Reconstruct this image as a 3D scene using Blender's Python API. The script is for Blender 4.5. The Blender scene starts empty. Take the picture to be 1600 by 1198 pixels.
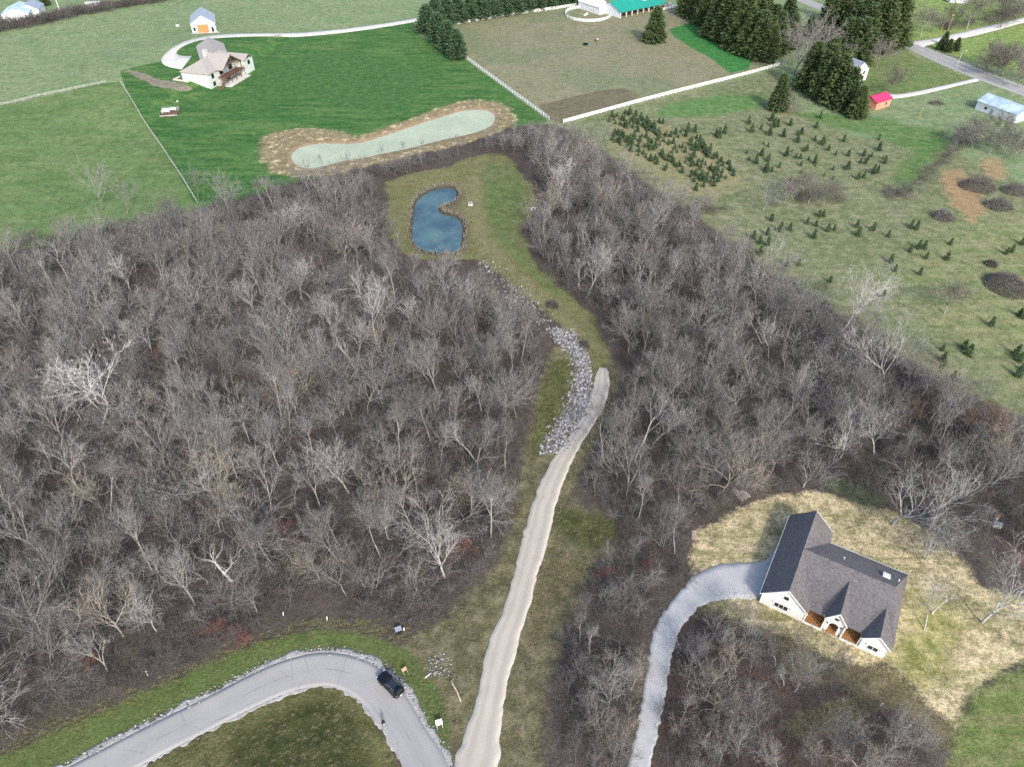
import bpy, bmesh, math, random
import numpy as np
from mathutils import Vector, Matrix

R = math.radians
S = bpy.context.scene
COL = S.collection
rng = np.random.default_rng(11)
random.seed(5)

# ------------------------------------------------------------------ camera
CAM_H, PITCH, FPX = 103.0, R(41), 1109.0
cd = bpy.data.cameras.new('camera'); cam = bpy.data.objects.new('camera', cd); COL.objects.link(cam)
cd.sensor_width = 36; cd.lens = FPX * 36 / 1600; cd.clip_start = 1; cd.clip_end = 9000
cam.location = (0, 0, CAM_H); cam.rotation_euler = (math.pi / 2 - PITCH, 0, 0)
S.camera = cam
# ------------------------------------------------------------------ sky, sun, exposure
SUN_EL, SUN_AZ = R(36), math.atan2(0.34, -0.94)      # azimuth clockwise from +Y: low winter sun behind the viewer, a little to the right
w = bpy.data.worlds.new('World'); S.world = w; w.use_nodes = True
wn = w.node_tree; bg = wn.nodes['Background']
sky = wn.nodes.new('ShaderNodeTexSky'); sky.sky_type = 'NISHITA'; sky.sun_disc = False
sky.sun_elevation = SUN_EL; sky.sun_rotation = SUN_AZ; sky.air_density = 1.0; sky.dust_density = 2.5; sky.ozone_density = 1.0
wn.links.new(sky.outputs[0], bg.inputs[0]); bg.inputs[1].default_value = 0.15
sl = bpy.data.lights.new('sun', 'SUN'); sun = bpy.data.objects.new('sun', sl); COL.objects.link(sun)
sl.energy = 1.5; sl.angle = R(5.0); sl.color = (1.0, 0.94, 0.86)
sd_ = Vector((-math.sin(SUN_AZ) * math.cos(SUN_EL), -math.cos(SUN_AZ) * math.cos(SUN_EL), -math.sin(SUN_EL)))
sun.rotation_euler = sd_.to_track_quat('-Z', 'Y').to_euler(); sun.location = (60, -60, 150)
S.view_settings.view_transform = 'Standard'; S.view_settings.look = 'None'
S.view_settings.exposure = 1.22; S.view_settings.gamma = 1.0
S.render.engine = 'CYCLES'
S.cycles.max_bounces = 5; S.cycles.diffuse_bounces = 2; S.cycles.transparent_max_bounces = 8; S.cycles.use_denoising = False

# ------------------------------------------------------------------ terrain height and placing
def smooth(a, b, x):
    t = np.clip((np.asarray(x, float) - a) / (b - a), 0, 1); return t * t * (3 - 2 * t)
UH = np.array([-126.9, 308.3]); UA = R(75)
def hz(x, y):
    x = np.asarray(x, float); y = np.asarray(y, float)
    h = 0.45 * np.sin(x / 37 + 1) * np.cos(y / 45) + 0.25 * np.sin((x + y) / 26)
    dx, dy = x - UH[0], y - UH[1]
    l2 = -dx * math.sin(UA) + dy * math.cos(UA); l1 = dx * math.cos(UA) + dy * math.sin(UA)
    h = h + 2.6 * smooth(0, 12, l2) * smooth(75, 35, np.hypot(l1 - 16, l2 - 18))
    h = h + 0.7 * smooth(9, 16, x - 34) * smooth(80, 55, np.hypot(x - 75, y - 65)) * 0   # kept level round the near house
    return h
def G(px, py, z=None):
    u = (px - 800) / FPX; v = (py - 599) / FPX
    zz = 0.0 if z is None else z
    for _ in range(6 if z is None else 1):
        t = (CAM_H - zz) / (math.sin(PITCH) + v * math.cos(PITCH))
        x, y = u * t, t * (math.cos(PITCH) - v * math.sin(PITCH))
        if z is None: zz = float(hz(x, y))
    return x, y
def GP(pts): return np.array([G(*p) for p in pts])
def GV(px, py, dz=0.0):
    x, y = G(px, py); return Vector((x, y, float(hz(x, y)) + dz))
def sdist(P, poly):
    """signed distance, positive inside"""
    P = np.asarray(P, float); A = poly; B = np.roll(poly, -1, 0)
    best = np.full(len(P), 1e9); inside = np.zeros(len(P), bool)
    for a, b in zip(A, B):
        ab = b - a; L = max(ab @ ab, 1e-9)
        t = np.clip(((P - a) @ ab) / L, 0, 1)
        d = np.hypot(P[:, 0] - a[0] - t * ab[0], P[:, 1] - a[1] - t * ab[1])
        best = np.minimum(best, d)
        c = ((a[1] > P[:, 1]) != (b[1] > P[:, 1]))
        if ab[1] != 0:
            xi = a[0] + (P[:, 1] - a[1]) / ab[1] * ab[0]
            inside ^= c & (P[:, 0] < xi)
    return np.where(inside, best, -best)
def closed_smooth(poly, n=3):
    """Chaikin corner cutting of a closed outline"""
    p = np.asarray(poly, float)
    for _ in range(n):
        q = np.roll(p, -1, 0); p = np.stack([.75 * p + .25 * q, .25 * p + .75 * q], 1).reshape(-1, p.shape[1])
    return p
def open_resample(pts, n):
    p = np.asarray(pts, float)
    for _ in range(2):
        q = np.stack([.75 * p[:-1] + .25 * p[1:], .25 * p[:-1] + .75 * p[1:]], 1).reshape(-1, p.shape[1]); p = np.vstack([p[:1], q, p[-1:]])
    s = np.r_[0, np.cumsum(np.linalg.norm(np.diff(p, axis=0), axis=1))]
    t = np.linspace(0, s[-1], n)
    return np.stack([np.interp(t, s, p[:, k]) for k in range(p.shape[1])], 1)

# ------------------------------------------------------------------ materials
def lin(r, g, b, k=1.5):
    f = lambda c: (c / 255 / 12.92) if c / 255 <= .04045 else ((c / 255 + .055) / 1.055) ** 2.4
    return (f(r) / k, f(g) / k, f(b) / k, 1)
class NT:
    def __init__(s, name, rough=0.9, spec=0.2):
        s.m = bpy.data.materials.new(name); s.m.use_nodes = True; s.t = s.m.node_tree
        s.b = s.t.nodes['Principled BSDF']; s.b.inputs['Roughness'].default_value = rough
        s.b.inputs['Specular IOR Level'].default_value = spec
        s.co = None
    def n(s, ty, **k):
        x = s.t.nodes.new(ty)
        for a, v in k.items(): setattr(x, a, v)
        return x
    def put(s, sock, v):
        if hasattr(v, 'links') or isinstance(v, bpy.types.NodeSocket): s.t.links.new(v, sock)
        else: sock.default_value = v
    def obj(s):
        if s.co is None: s.co = s.n('ShaderNodeTexCoord').outputs['Object']
        return s.co
    def mapped(s, scale=(1, 1, 1), rot=(0, 0, 0)):
        m = s.n('ShaderNodeMapping'); s.put(m.inputs[0], s.obj()); m.inputs['Scale'].default_value = scale; m.inputs['Rotation'].default_value = rot
        return m.outputs[0]
    def noise(s, scale, detail=4, rough=.6, vec=None):
        x = s.n('ShaderNodeTexNoise'); s.put(x.inputs['Vector'], vec or s.obj())
        x.inputs['Scale'].default_value = scale; x.inputs['Detail'].default_value = detail; x.inputs['Roughness'].default_value = rough
        return x.outputs[0]
    def math(s, op, a, b=0.0):
        x = s.n('ShaderNodeMath', operation=op); s.put(x.inputs[0], a); s.put(x.inputs[1], b); return x.outputs[0]
    def step(s, v, a, b):
        x = s.n('ShaderNodeMapRange', interpolation_type='SMOOTHSTEP'); s.put(x.inputs[0], v)
        x.inputs[1].default_value = a; x.inputs[2].default_value = b; return x.outputs[0]
    def mix(s, f, a, b, kind='MIX'):
        x = s.n('ShaderNodeMix', data_type='RGBA', blend_type=kind); s.put(x.inputs[0], f); s.put(x.inputs[6], a); s.put(x.inputs[7], b); return x.outputs[2]
    def attr(s, name): return s.n('ShaderNodeAttribute', attribute_name=name).outputs['Fac']
    def rnd(s): return s.n('ShaderNodeObjectInfo').outputs['Random']
    def bump(s, h, strength=.3, dist=.1):
        x = s.n('ShaderNodeBump'); x.inputs['Strength'].default_value = strength; x.inputs['Distance'].default_value = dist
        s.put(x.inputs['Height'], h); s.t.links.new(x.outputs[0], s.b.inputs['Normal'])
    def col(s, c): s.put(s.b.inputs['Base Color'], c); return s.m

def simple(name, c, rough=.7, spec=.3, var=.25, scale=2.0, bump=0, metal=0):
    t = NT(name, rough, spec); n = t.noise(scale, 5)
    d = tuple(x * (1 - var) for x in c[:3]) + (1,); l = tuple(min(1, x * (1 + var * .6)) for x in c[:3]) + (1,)
    t.b.inputs['Metallic'].default_value = metal
    if bump: t.bump(n, bump, .05)
    return t.col(t.mix(t.step(n, .3, .7), d, l))
def barky(name, a, b, rough=.9):
    t = NT(name, rough, .1); n = t.noise(1.3, 3); r = t.rnd()
    c = t.mix(r, a, b); c = t.mix(t.step(n, .35, .7), c, t.mix(.5, c, (.02, .018, .016, 1)))
    return t.col(c)
def leafy(name, a, b, c3):
    t = NT(name, .75, .15); n = t.noise(.9, 3); r = t.rnd()
    c = t.mix(r, a, b); c = t.mix(t.step(n, .4, .75), c, c3)
    return t.col(c)

M = {}
M['bark'] = barky('grey_bark', (.36, .345, .325, 1), (.17, .16, .15, 1))
M['twig'] = barky('grey_twigs', (.245, .235, .23, 1), (.125, .118, .114, 1))
M['brush'] = barky('brown_brush', (.185, .172, .163, 1), (.085, .077, .072, 1))
M['palegrey'] = barky('pale_grey_bark', (.47, .455, .43, 1), (.30, .29, .275, 1))
M['brown'] = barky('brown_twigs', (.25, .225, .20, 1), (.16, .14, .125, 1))
M['pale'] = barky('pale_bark', (.64, .62, .585, 1), (.52, .50, .475, 1))
M['tanbark'] = barky('tan_bark', (.40, .36, .30, 1), (.30, .27, .23, 1))
M['tantwig'] = barky('tan_twigs', (.30, .26, .20, 1), (.22, .19, .15, 1))
M['red'] = barky('red_twigs', (.24, .115, .095, 1), (.17, .085, .075, 1))
M['rust'] = barky('rusty_leaves', (.30, .17, .10, 1), (.24, .14, .09, 1))
M['needle'] = leafy('spruce_needles', (.055, .092, .040, 1), (.075, .108, .042, 1), (.11, .14, .055, 1))
M['pine'] = leafy('pine_needles', (.040, .085, .048, 1), (.055, .10, .050, 1), (.085, .13, .065, 1))
M['xmas'] = leafy('young_fir_needles', (.045, .095, .048, 1), (.068, .11, .046, 1), (.095, .14, .06, 1))
M['tuft'] = leafy('dry_grass_blades', (.19, .17, .095, 1), (.10, .115, .045, 1), (.24, .21, .13, 1))
M['reed'] = leafy('dry_reeds', (.34, .31, .255, 1), (.27, .245, .205, 1), (.22, .195, .16, 1))
M['stone'] = simple('riprap_stone', (.40, .40, .41, 1), .85, .2, .5, 1.1)
M['white'] = simple('white_paint', (.78, .78, .76, 1), .6, .3, .06, 1.0)
M['siding'] = simple('white_siding', (.74, .74, .71, 1), .6, .3, .06, .8)
M['palesiding'] = simple('pale_green_siding', (.52, .56, .52, 1), .7, .2, .08, .5)
M['glass'] = simple('dark_window_glass', (.02, .025, .03, 1), .08, .6, .1, 1)
M['black'] = simple('black_trim', (.012, .013, .015, 1), .5, .3, .1, 1)
M['brownwood'] = simple('stained_porch_wood', (.30, .15, .06, 1), .6, .3, .35, 2.5)
M['darkwood'] = simple('dark_deck_wood', (.13, .075, .055, 1), .75, .2, .35, 1.2)
M['greywood'] = simple('weathered_wood', (.33, .28, .24, 1), .85, .2, .4, 1.5)
M['post'] = simple('grey_fence_wood', (.42, .41, .38, 1), .85, .2, .3, 1.5)
M['orange'] = simple('orange_door_wood', (.50, .20, .08, 1), .6, .3, .2, 1)
M['teal'] = simple('teal_metal_roof', (.012, .26, .19, 1), .45, .4, .12, .4)
M['redroof'] = simple('raspberry_metal_roof', (.62, .03, .11, 1), .45, .35, .08, .5)
M['salmon'] = simple('salmon_block_wall', (.60, .27, .18, 1), .8, .2, .15, 1)
M['bluemetal'] = simple('pale_blue_metal_roof', (.40, .52, .62, 1), .45, .4, .3, .35)
M['whitemetal'] = simple('white_metal_siding', (.70, .72, .73, 1), .5, .4, .12, .5)
M['greyroof'] = simple('grey_metal_roof', (.26, .29, .34, 1), .45, .4, .12, .5)
M['concrete'] = simple('pale_concrete', (.52, .50, .46, 1), .85, .2, .12, .4)
M['metal'] = simple('dull_steel', (.35, .35, .36, 1), .4, .5, .1, 1, metal=.6)
M['log'] = simple('bare_log', (.42, .36, .29, 1), .9, .1, .3, 2)
M['stakewhite'] = simple('white_stake', (.8, .8, .8, 1), .6, .2, .05, 1)
M['polewood'] = simple('utility_pole_wood', (.42, .27, .14, 1), .85, .2, .25, 1)

def shingles(name, a, b):
    t = NT(name, .9, .15)
    n1 = t.noise(3.2, 5, .8); n2 = t.noise(.35, 3); v = t.n('ShaderNodeTexVoronoi'); t.put(v.inputs[0], t.mapped((3.2, 3.2, 6.5))); v.inputs['Scale'].default_value = 1
    c = t.mix(t.step(n1, .35, .65), a, b); c = t.mix(.35, c, t.mix(t.step(v.outputs['Color'], 0, 1), a, b))
    wv = t.n('ShaderNodeTexWave', wave_type='BANDS', bands_direction='Z'); t.put(wv.inputs[0], t.obj()); wv.inputs['Scale'].default_value = 2.1; wv.inputs['Distortion'].default_value = .6
    c = t.mix(t.math('MULTIPLY', t.step(wv.outputs[1], .82, 1), .35), c, (.05, .045, .05, 1))
    c = t.mix(t.math('MULTIPLY', t.step(n2, .4, .7), .25), c, b)
    t.bump(n1, .3, .03)
    return t.col(c)
M['shingle'] = shingles('dark_shingles', (.070, .066, .070, 1), (.185, .172, .168, 1))
M['shingle2'] = shingles('weathered_shingles', (.28, .26, .24, 1), (.37, .345, .32, 1))

def road_mat():
    t = NT('worn_asphalt', .9, .2)
    a = t.noise(.12, 4); b = t.noise(9, 3); st = t.noise(.05, 3)
    c = t.mix(t.step(a, .3, .7), (.265, .262, .255, 1), (.31, .305, .295, 1))
    c = t.mix(t.math('MULTIPLY', t.step(b, .45, .7), .35), c, (.20, .198, .195, 1))
    ac = t.attr('across')
    # worn seam along the middle, tyre paths, pale dusty edges
    seam = t.math('SUBTRACT', 1, t.step(t.math('ABSOLUTE', t.math('SUBTRACT', t.math('ADD', ac, t.math('MULTIPLY', t.math('SUBTRACT', st, .5), .1)), .52)), .004, .016))
    c = t.mix(t.math('MULTIPLY', seam, t.math('MULTIPLY', t.step(t.noise(.2, 3), .42, .6), .55)), c, (.09, .09, .095, 1))
    for q in (.27, .76):
        tr = t.math('SUBTRACT', 1, t.step(t.math('ABSOLUTE', t.math('SUBTRACT', ac, q)), .02, .12))
        c = t.mix(t.math('MULTIPLY', tr, .22), c, (.33, .325, .315, 1))
    # transverse joints and cracks
    al = t.attr('along')
    jn = t.math('FRACT', t.math('MULTIPLY', al, 1 / 7.5)); jl = t.math('LESS_THAN', jn, .012)
    c = t.mix(t.math('MULTIPLY', jl, t.math('MULTIPLY', t.step(t.noise(.6, 2), .45, .55), .5)), c, (.10, .10, .10, 1))
    vc = t.n('ShaderNodeTexVoronoi', feature='DISTANCE_TO_EDGE'); t.put(vc.inputs[0], t.obj()); vc.inputs['Scale'].default_value = .16
    ck = t.math('LESS_THAN', vc.outputs[0], .006)
    c = t.mix(t.math('MULTIPLY', ck, t.math('MULTIPLY', t.step(t.noise(.1, 2), .5, .6), .5)), c, (.08, .08, .08, 1))
    t.bump(b, .25, .02)
    return t.col(c)
def gravel_mat(name, a, b, cdark, tracks=True, k=1.0):
    t = NT(name, .95, .1)
    n1 = t.noise(.25, 5); n2 = t.noise(6, 4, .7); ac = t.attr('across')
    c = t.mix(t.step(n1, .3, .7), a, b)
    c = t.mix(t.math('MULTIPLY', t.step(n2, .5, .68), .45), c, cdark)
    if tracks:
        for q in (.3, .7):
            d = t.math('ABSOLUTE', t.math('SUBTRACT', t.math('ADD', ac, t.math('MULTIPLY', t.math('SUBTRACT', t.noise(.07, 2), .5), .12)), q))
            c = t.mix(t.math('MULTIPLY', t.math('SUBTRACT', 1, t.step(d, .03, .14)), .38), c, cdark)
        for q in (.02, .98):
            d = t.math('ABSOLUTE', t.math('SUBTRACT', ac, q))
            c = t.mix(t.math('MULTIPLY', t.math('SUBTRACT', 1, t.step(d, .02, .14)), .45), c, tuple(min(1, x * 1.25) for x in a[:3]) + (1,))
    t.bump(n2, .12, .02)
    return t.col(c)
M['asphalt'] = road_mat()
M['gravel'] = gravel_mat('pale_gravel', (.43, .395, .335, 1), (.38, .35, .295, 1), (.27, .245, .205, 1))
M['greygravel'] = gravel_mat('blue_grey_gravel', (.35, .355, .355, 1), (.41, .41, .405, 1), (.25, .255, .26, 1), False)
M['shoulder'] = gravel_mat('limestone_shoulder', (.36, .36, .35, 1), (.26, .255, .24, 1), (.10, .10, .075, 1), False)
M['lane'] = gravel_mat('white_lane_gravel', (.56, .54, .49, 1), (.50, .48, .44, 1), (.36, .34, .30, 1), False)
M['farroad'] = gravel_mat('old_chip_seal', (.34, .33, .31, 1), (.29, .285, .28, 1), (.22, .215, .21, 1))
def water(name, c1, c2, rough, scale):
    t = NT(name, rough, .5); n = t.noise(.09, 5, .65); f = t.noise(scale, 4); f2 = t.noise(.9, 4)
    c = t.mix(t.step(n, .3, .7), c1, c2); c = t.mix(t.math('MULTIPLY', t.step(f2, .5, .7), .25), c, tuple(x * 1.35 for x in c1[:3]) + (1,))
    t.bump(f, .35, .1)
    return t.col(c)
M['bluewater'] = water('blue_pond_water', (.070, .135, .135, 1), (.020, .048, .080, 1), .3, 1.6)
M['milkwater'] = water('milky_green_water', (.36, .395, .285, 1), (.29, .335, .24, 1), .7, 1.2)

# ------------------------------------------------------------------ mesh helpers
class MB:
    def __init__(s): s.v = []; s.f = []
    def poly(s, pts): n = len(s.v); s.v += [tuple(p) for p in pts]; s.f.append(tuple(range(n, n + len(pts))))
    def slab(s, pts, vec):
        pts = [Vector(p) for p in pts]; vec = Vector(vec); n = len(s.v); k = len(pts)
        s.v += [tuple(p) for p in pts] + [tuple(p + vec) for p in pts]
        s.f.append(tuple(range(n, n + k))[::-1]); s.f.append(tuple(range(n + k, n + 2 * k)))
        for i in range(k): j = (i + 1) % k; s.f.append((n + i, n + j, n + k + j, n + k + i))
    def box(s, c, d, rz=0.0, bev=0):
        cx, cy, cz = c; dx, dy, dz = d[0] / 2, d[1] / 2, d[2] / 2; ca, sa = math.cos(rz), math.sin(rz)
        q = [(cx + x * ca - y * sa, cy + x * sa + y * ca, cz - dz) for x, y in ((-dx, -dy), (dx, -dy), (dx, dy), (-dx, dy))]
        s.slab(q, (0, 0, 2 * dz))
    def bar(s, a, b, wd, ht=None):
        a = Vector(a); b = Vector(b); d = (b - a).normalized(); up = Vector((0, 0, 1)) if abs(d.z) < .95 else Vector((1, 0, 0))
        x = d.cross(up).normalized() * (wd / 2); z = x.cross(d).normalized() * ((ht or wd) / 2)
        s.slab([a - x - z, a + x - z, a + x + z, a - x + z], b - a)
    def tube(s, pts, rad, sides=5, cap=True):
        pts = [np.asarray(p, float) for p in pts]; n0 = len(s.v); k = len(pts)
        ang = np.arange(sides) * 2 * math.pi / sides
        for i, p in enumerate(pts):
            d = pts[min(i + 1, k - 1)] - pts[max(i - 1, 0)]; d = d / (np.linalg.norm(d) + 1e-9)
            up = np.array([0, 0, 1.]) if abs(d[2]) < .9 else np.array([1., 0, 0])
            x = np.cross(d, up); x /= np.linalg.norm(x); y = np.cross(x, d)
            ring = p + rad[i] * (np.cos(ang)[:, None] * x + np.sin(ang)[:, None] * y)
            s.v += [tuple(q) for q in ring]
        for i in range(k - 1):
            for j in range(sides):
                a = n0 + i * sides + j; b = n0 + i * sides + (j + 1) % sides
                s.f.append((a, b, b + sides, a + sides))
        if cap: s.f.append(tuple(n0 + (k - 1) * sides + j for j in range(sides))); s.f.append(tuple(n0 + j for j in range(sides))[::-1])
    def mesh(s, name, mat, smooth_=False):
        me = bpy.data.meshes.new(name); me.from_pydata(s.v, [], s.f)
        if mat: me.materials.append(mat)
        if smooth_: me.polygons.foreach_set('use_smooth', [True] * len(me.polygons))
        me.update(); return me
    def build(s, name, mat, parent=None, smooth_=False): return link(name, s.mesh(name, mat, smooth_), parent)
def link(name, data, parent=None, loc=None):
    o = bpy.data.objects.new(name, data); COL.objects.link(o)
    if parent is not None: o.parent = parent
    if loc is not None: o.location = loc
    return o
def tag(o, label=None, cat=None, group=None, kind=None):
    for k, v in (('label', label), ('category', cat), ('group', group), ('kind', kind)):
        if v: o[k] = v
    return o
def thing(name, label, cat, loc=(0, 0, 0), rz=0.0, group=None):
    o = bpy.data.objects.new(name, None); COL.objects.link(o); o.location = loc; o.rotation_euler = (0, 0, rz); o.empty_display_size = .3
    return tag(o, label, cat, group)
def npmesh(name, V, Fa, mat, smooth_=False):
    """V (n,3), Fa (m,k) constant face size"""
    me = bpy.data.meshes.new(name); V = np.asarray(V, np.float32); Fa = np.asarray(Fa, np.int32)
    m, k = Fa.shape
    me.vertices.add(len(V)); me.vertices.foreach_set('co', V.ravel())
    me.loops.add(m * k); me.loops.foreach_set('vertex_index', Fa.ravel())
    me.polygons.add(m); me.polygons.foreach_set('loop_start', np.arange(0, m * k, k, dtype=np.int32))
    if smooth_: me.polygons.foreach_set('use_smooth', np.ones(m, bool))
    me.materials.append(mat); me.update(calc_edges=True); me.validate(); return me

# ------------------------------------------------------------------ outlines of the ground's regions (picture positions, laid on the terrain)
REG = {
 'midfield': [(-200,205),(0,165),(120,140),(166,130),(190,128),(258,236),(312,330),(250,380),(-200,460)],
 'lawn': [(187,111),(200,150),(257,236),(311,330),(400,310),(570,275),(720,235),(830,200),(858,190),(770,125),(725,92),(700,86),(650,52),(646,34),(560,47),(500,54),(430,58),(345,58),(300,62),(275,76),(250,97),(215,104)],
 'lawnpale': [(430,90),(560,80),(690,110),(640,165),(560,175),(480,150),(380,175),(360,150)],
 'paddock': [(725,90),(693,43),(800,24),(930,7),(1042,6),(1062,16),(1140,62),(1215,104),(1050,147),(880,193),(858,188),(790,138)],
 'paddarkpatch': [(842,165),(900,150),(940,141),(975,138),(1000,150),(960,172),(880,193),(858,188)],
 'padgreen': [(1045,46),(1080,36),(1103,48),(1130,65),(1155,80),(1176,95),(1170,108),(1140,115),(1115,95),(1080,75),(1053,58)],
 'farm': [(880,195),(1050,149),(1215,108),(1260,180),(1340,215),(1480,230),(1620,300),(1650,700),(1500,640),(1340,560),(1150,420),(1020,320),(930,240)],
 'farmstraw': [(950,180),(1012,183),(1060,205),(1115,225),(1150,262),(1160,290),(1110,310),(1060,300),(1010,270),(960,235)],
 'farmgreen': [(1040,165),(1120,148),(1195,150),(1185,172),(1130,180),(1060,185),(1020,180)],
 'farmgreen2': [(1235,176),(1330,178),(1400,192),(1480,205),(1480,225),(1440,270),(1420,298),(1390,280),(1430,240),(1370,215),(1290,195)],
 'orange': [(1470,270),(1500,262),(1530,290),(1540,330),(1520,350),(1490,320)],
 'orange2': [(1530,250),(1560,248),(1575,275),(1545,285)],
 'farmlight': [(1440,380),(1520,340),(1620,330),(1650,640),(1560,600),(1450,500),(1400,440)],
 'brightlawn': [(1400,-20),(1650,-40),(1650,120),(1560,108),(1480,84),(1405,56)],
 'roadlawn': [(1400,72),(1440,92),(1520,126),(1470,142),(1400,150),(1340,165),(1330,110)],
 'wood': [(-400,470),(-150,430),(0,392),(70,384),(140,366),(230,346),(310,328),(350,318),(410,302),(480,282),(560,258),(640,238),(724,218),(790,200),(858,193),(900,208),(960,250),(1010,285),(1060,322),(1110,352),(1160,395),(1230,440),(1290,475),(1340,515),(1400,550),(1460,585),(1530,625),(1620,660),(1900,760),(2300,1000),(2300,1600),(-1200,1600),(-900,900)],
 'frontgrass': [(1100,940),(1150,955),(1250,990),(1330,1022),(1400,1040),(1450,1085),(1510,1120),(1500,1180),(1460,1160),(1420,1105),(1330,1075),(1230,1050),(1180,1000),(1120,965),(1085,960)],
 'litter': [(1050,1020),(1085,960),(1150,950),(1220,975),(1270,1000),(1240,1040),(1220,1090),(1300,1080),(1420,1110),(1480,1260),(1010,1260),(1035,1120)],
 'corridor': [(950,560),(965,600),(955,640),(930,690),(905,740),(888,785),(955,812),(965,840),(930,880),(902,930),(876,1000),(852,1080),(845,1260),(640,1260),(640,1060),(620,1010),(690,965),(735,930),(765,895),(790,850),(805,790),(818,720),(830,680),(848,600),(860,540),(900,530),(930,545)],
 'corrgreen': [(868,800),(960,810),(972,835),(920,860),(905,850),(880,840)],
 'corrtan': [(845,880),(920,865),(915,890),(875,930),(845,990),(828,1010),(830,940)],
 'stripgreen': [(858,565),(895,560),(893,610),(880,650),(862,690),(840,712),(828,700),(842,640)],
 'clearing': [(603,285),(640,272),(700,260),(725,249),(758,241),(788,242),(805,255),(818,280),(835,297),(840,317),(828,340),(812,362),(825,385),(835,412),(857,437),(885,457),(905,475),(930,497),(948,545),(950,575),(931,575),(921,548),(898,525),(867,500),(838,475),(810,452),(778,427),(745,407),(715,404),(660,404),(628,394),(611,372),(604,335)],
 'cleargreen': [(760,252),(800,262),(820,290),(825,320),(812,345),(800,362),(815,390),(850,430),(885,458),(860,462),(820,420),(785,385),(762,350),(752,310)],
 'cleartan': [(735,270),(752,275),(758,330),(760,370),(800,410),(870,470),(930,540),(915,545),(860,490),(800,430),(745,388),(728,350),(725,300)],
 'bank2': [(640,330),(645,308),(660,294),(690,284),(714,284),(724,300),(718,318),(722,335),(732,355),(730,385),(722,398),(690,400),(655,396),(637,380)],
 'bank': [(407,216),(430,206),(484,199),(535,206),(559,214),(640,186),(704,162),(737,156),(771,159),(798,169),(808,188),(780,208),(724,226),(636,244),(569,262),(518,274),(467,276),(427,272),(405,250)],
 'verge': [(-60,1225),(0,1182),(80,1146),(160,1112),(240,1075),(320,1038),(400,1002),(470,985),(540,985),(600,1000),(640,1020),(690,1080),(705,1140),(700,1190),(660,1110),(610,1040),(540,1018),(470,1020),(380,1056),(250,1118),(90,1204),(60,1240)],
 'inner': [(200,1215),(270,1172),(330,1142),(385,1113),(440,1088),(490,1073),(540,1080),(575,1110),(605,1160),(630,1215),(600,1300),(200,1300)],
 'innerdark': [(350,1215),(370,1150),(430,1115),(500,1095),(550,1120),(580,1215)],
 'straw': [(1085,840),(1110,818),(1160,792),(1230,772),(1290,767),(1340,788),(1400,802),(1460,837),(1505,880),(1535,920),(1600,935),(1680,960),(1680,1010),(1600,1032),(1560,1048),(1505,1090),(1495,1135),(1440,1092),(1390,1042),(1330,1035),(1250,1003),(1200,985),(1150,965),(1110,945),(1090,905),(1080,870)],
 'strawgreen': [(1400,1010),(1440,960),(1430,920),(1480,930),(1500,990),(1470,1050),(1440,1080),(1400,1050)],
 'strawpale': [(1215,1130),(1260,1112),(1330,1090),(1370,1100),(1320,1135),(1235,1158)],
 'yard': [(1500,1140),(1510,1095),(1560,1052),(1610,1030),(1720,1020),(1720,1300),(1480,1300),(1470,1200)],
 'backgreen': [(1290,745),(1340,745),(1385,785),(1360,790),(1310,775),(1285,765)],
 'mulch': [(1560,820),(1600,810),(1640,860),(1600,890),(1565,850)],
 'mudpath': [(186,106),(215,112),(250,125),(290,132),(305,140),(280,143),(240,135),(205,116)],
}
# ------------------------------------------------------------------ ponds
MILK = [(454,241),(467,229),(491,223),(525,222),(559,223),(602,209),(653,192),(694,179),(724,170),(758,169),(775,177),(771,192),(751,202),(724,209),(687,216),(643,228),(602,236),(569,244),(542,248),(511,256),(484,263),(464,258),(456,250)]
BLUE = [(650,313),(660,303),(675,294),(695,290),(708,291),(713,298),(713,308),(700,316),(688,319),(683,325),(688,331),(700,334),(715,338),(722,348),(722,365),(720,385),(713,392),(695,394),(675,393),(655,388),(645,375),(644,355),(646,335),(648,320)]
milk = closed_smooth(GP(MILK), 2); blue = closed_smooth(GP(BLUE), 2)
def water_level(poly): return float(np.min(hz(poly[:, 0], poly[:, 1]))) - .35
ZM, ZB = water_level(milk), water_level(blue)

# ------------------------------------------------------------------ ground
def axis(lo, hi, st, far):
    a = np.arange(lo, hi + st, st); return np.r_[[lo - f for f in far[::-1]], a, [a[-1] + f for f in far]]
xs = axis(-310, 310, 1.3, [15, 40, 90, 200, 500, 1200, 3000]); ys = axis(30, 480, 1.3, [10, 30, 80, 200, 500, 1200, 3500])
X, Y = np.meshgrid(xs, ys); P2 = np.stack([X.ravel(), Y.ravel()], 1)
Z = hz(P2[:, 0], P2[:, 1])
Z = Z * smooth(900, 500, np.hypot(P2[:, 0], P2[:, 1] - 220))
for poly, zw in ((milk, ZM), (blue, ZB)):
    s_ = sdist(P2, poly); f = smooth(-4.5, 4.5, s_); Z = Z + (2 * (zw - Z)) * f * (s_ > -5)
nx, ny = len(xs), len(ys)
I = np.arange(nx * ny).reshape(ny, nx)
quads = np.stack([I[:-1, :-1], I[:-1, 1:], I[1:, 1:], I[1:, :-1]], -1).reshape(-1, 4)
REGW = {k: GP(v) for k, v in REG.items()}
gsd = {}
for k, pw in REGW.items(): gsd[k] = sdist(P2, pw)
gsd['milkrim'] = sdist(P2, milk) + 1.5; gsd['bluerim'] = sdist(P2, blue) + 1.0

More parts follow.
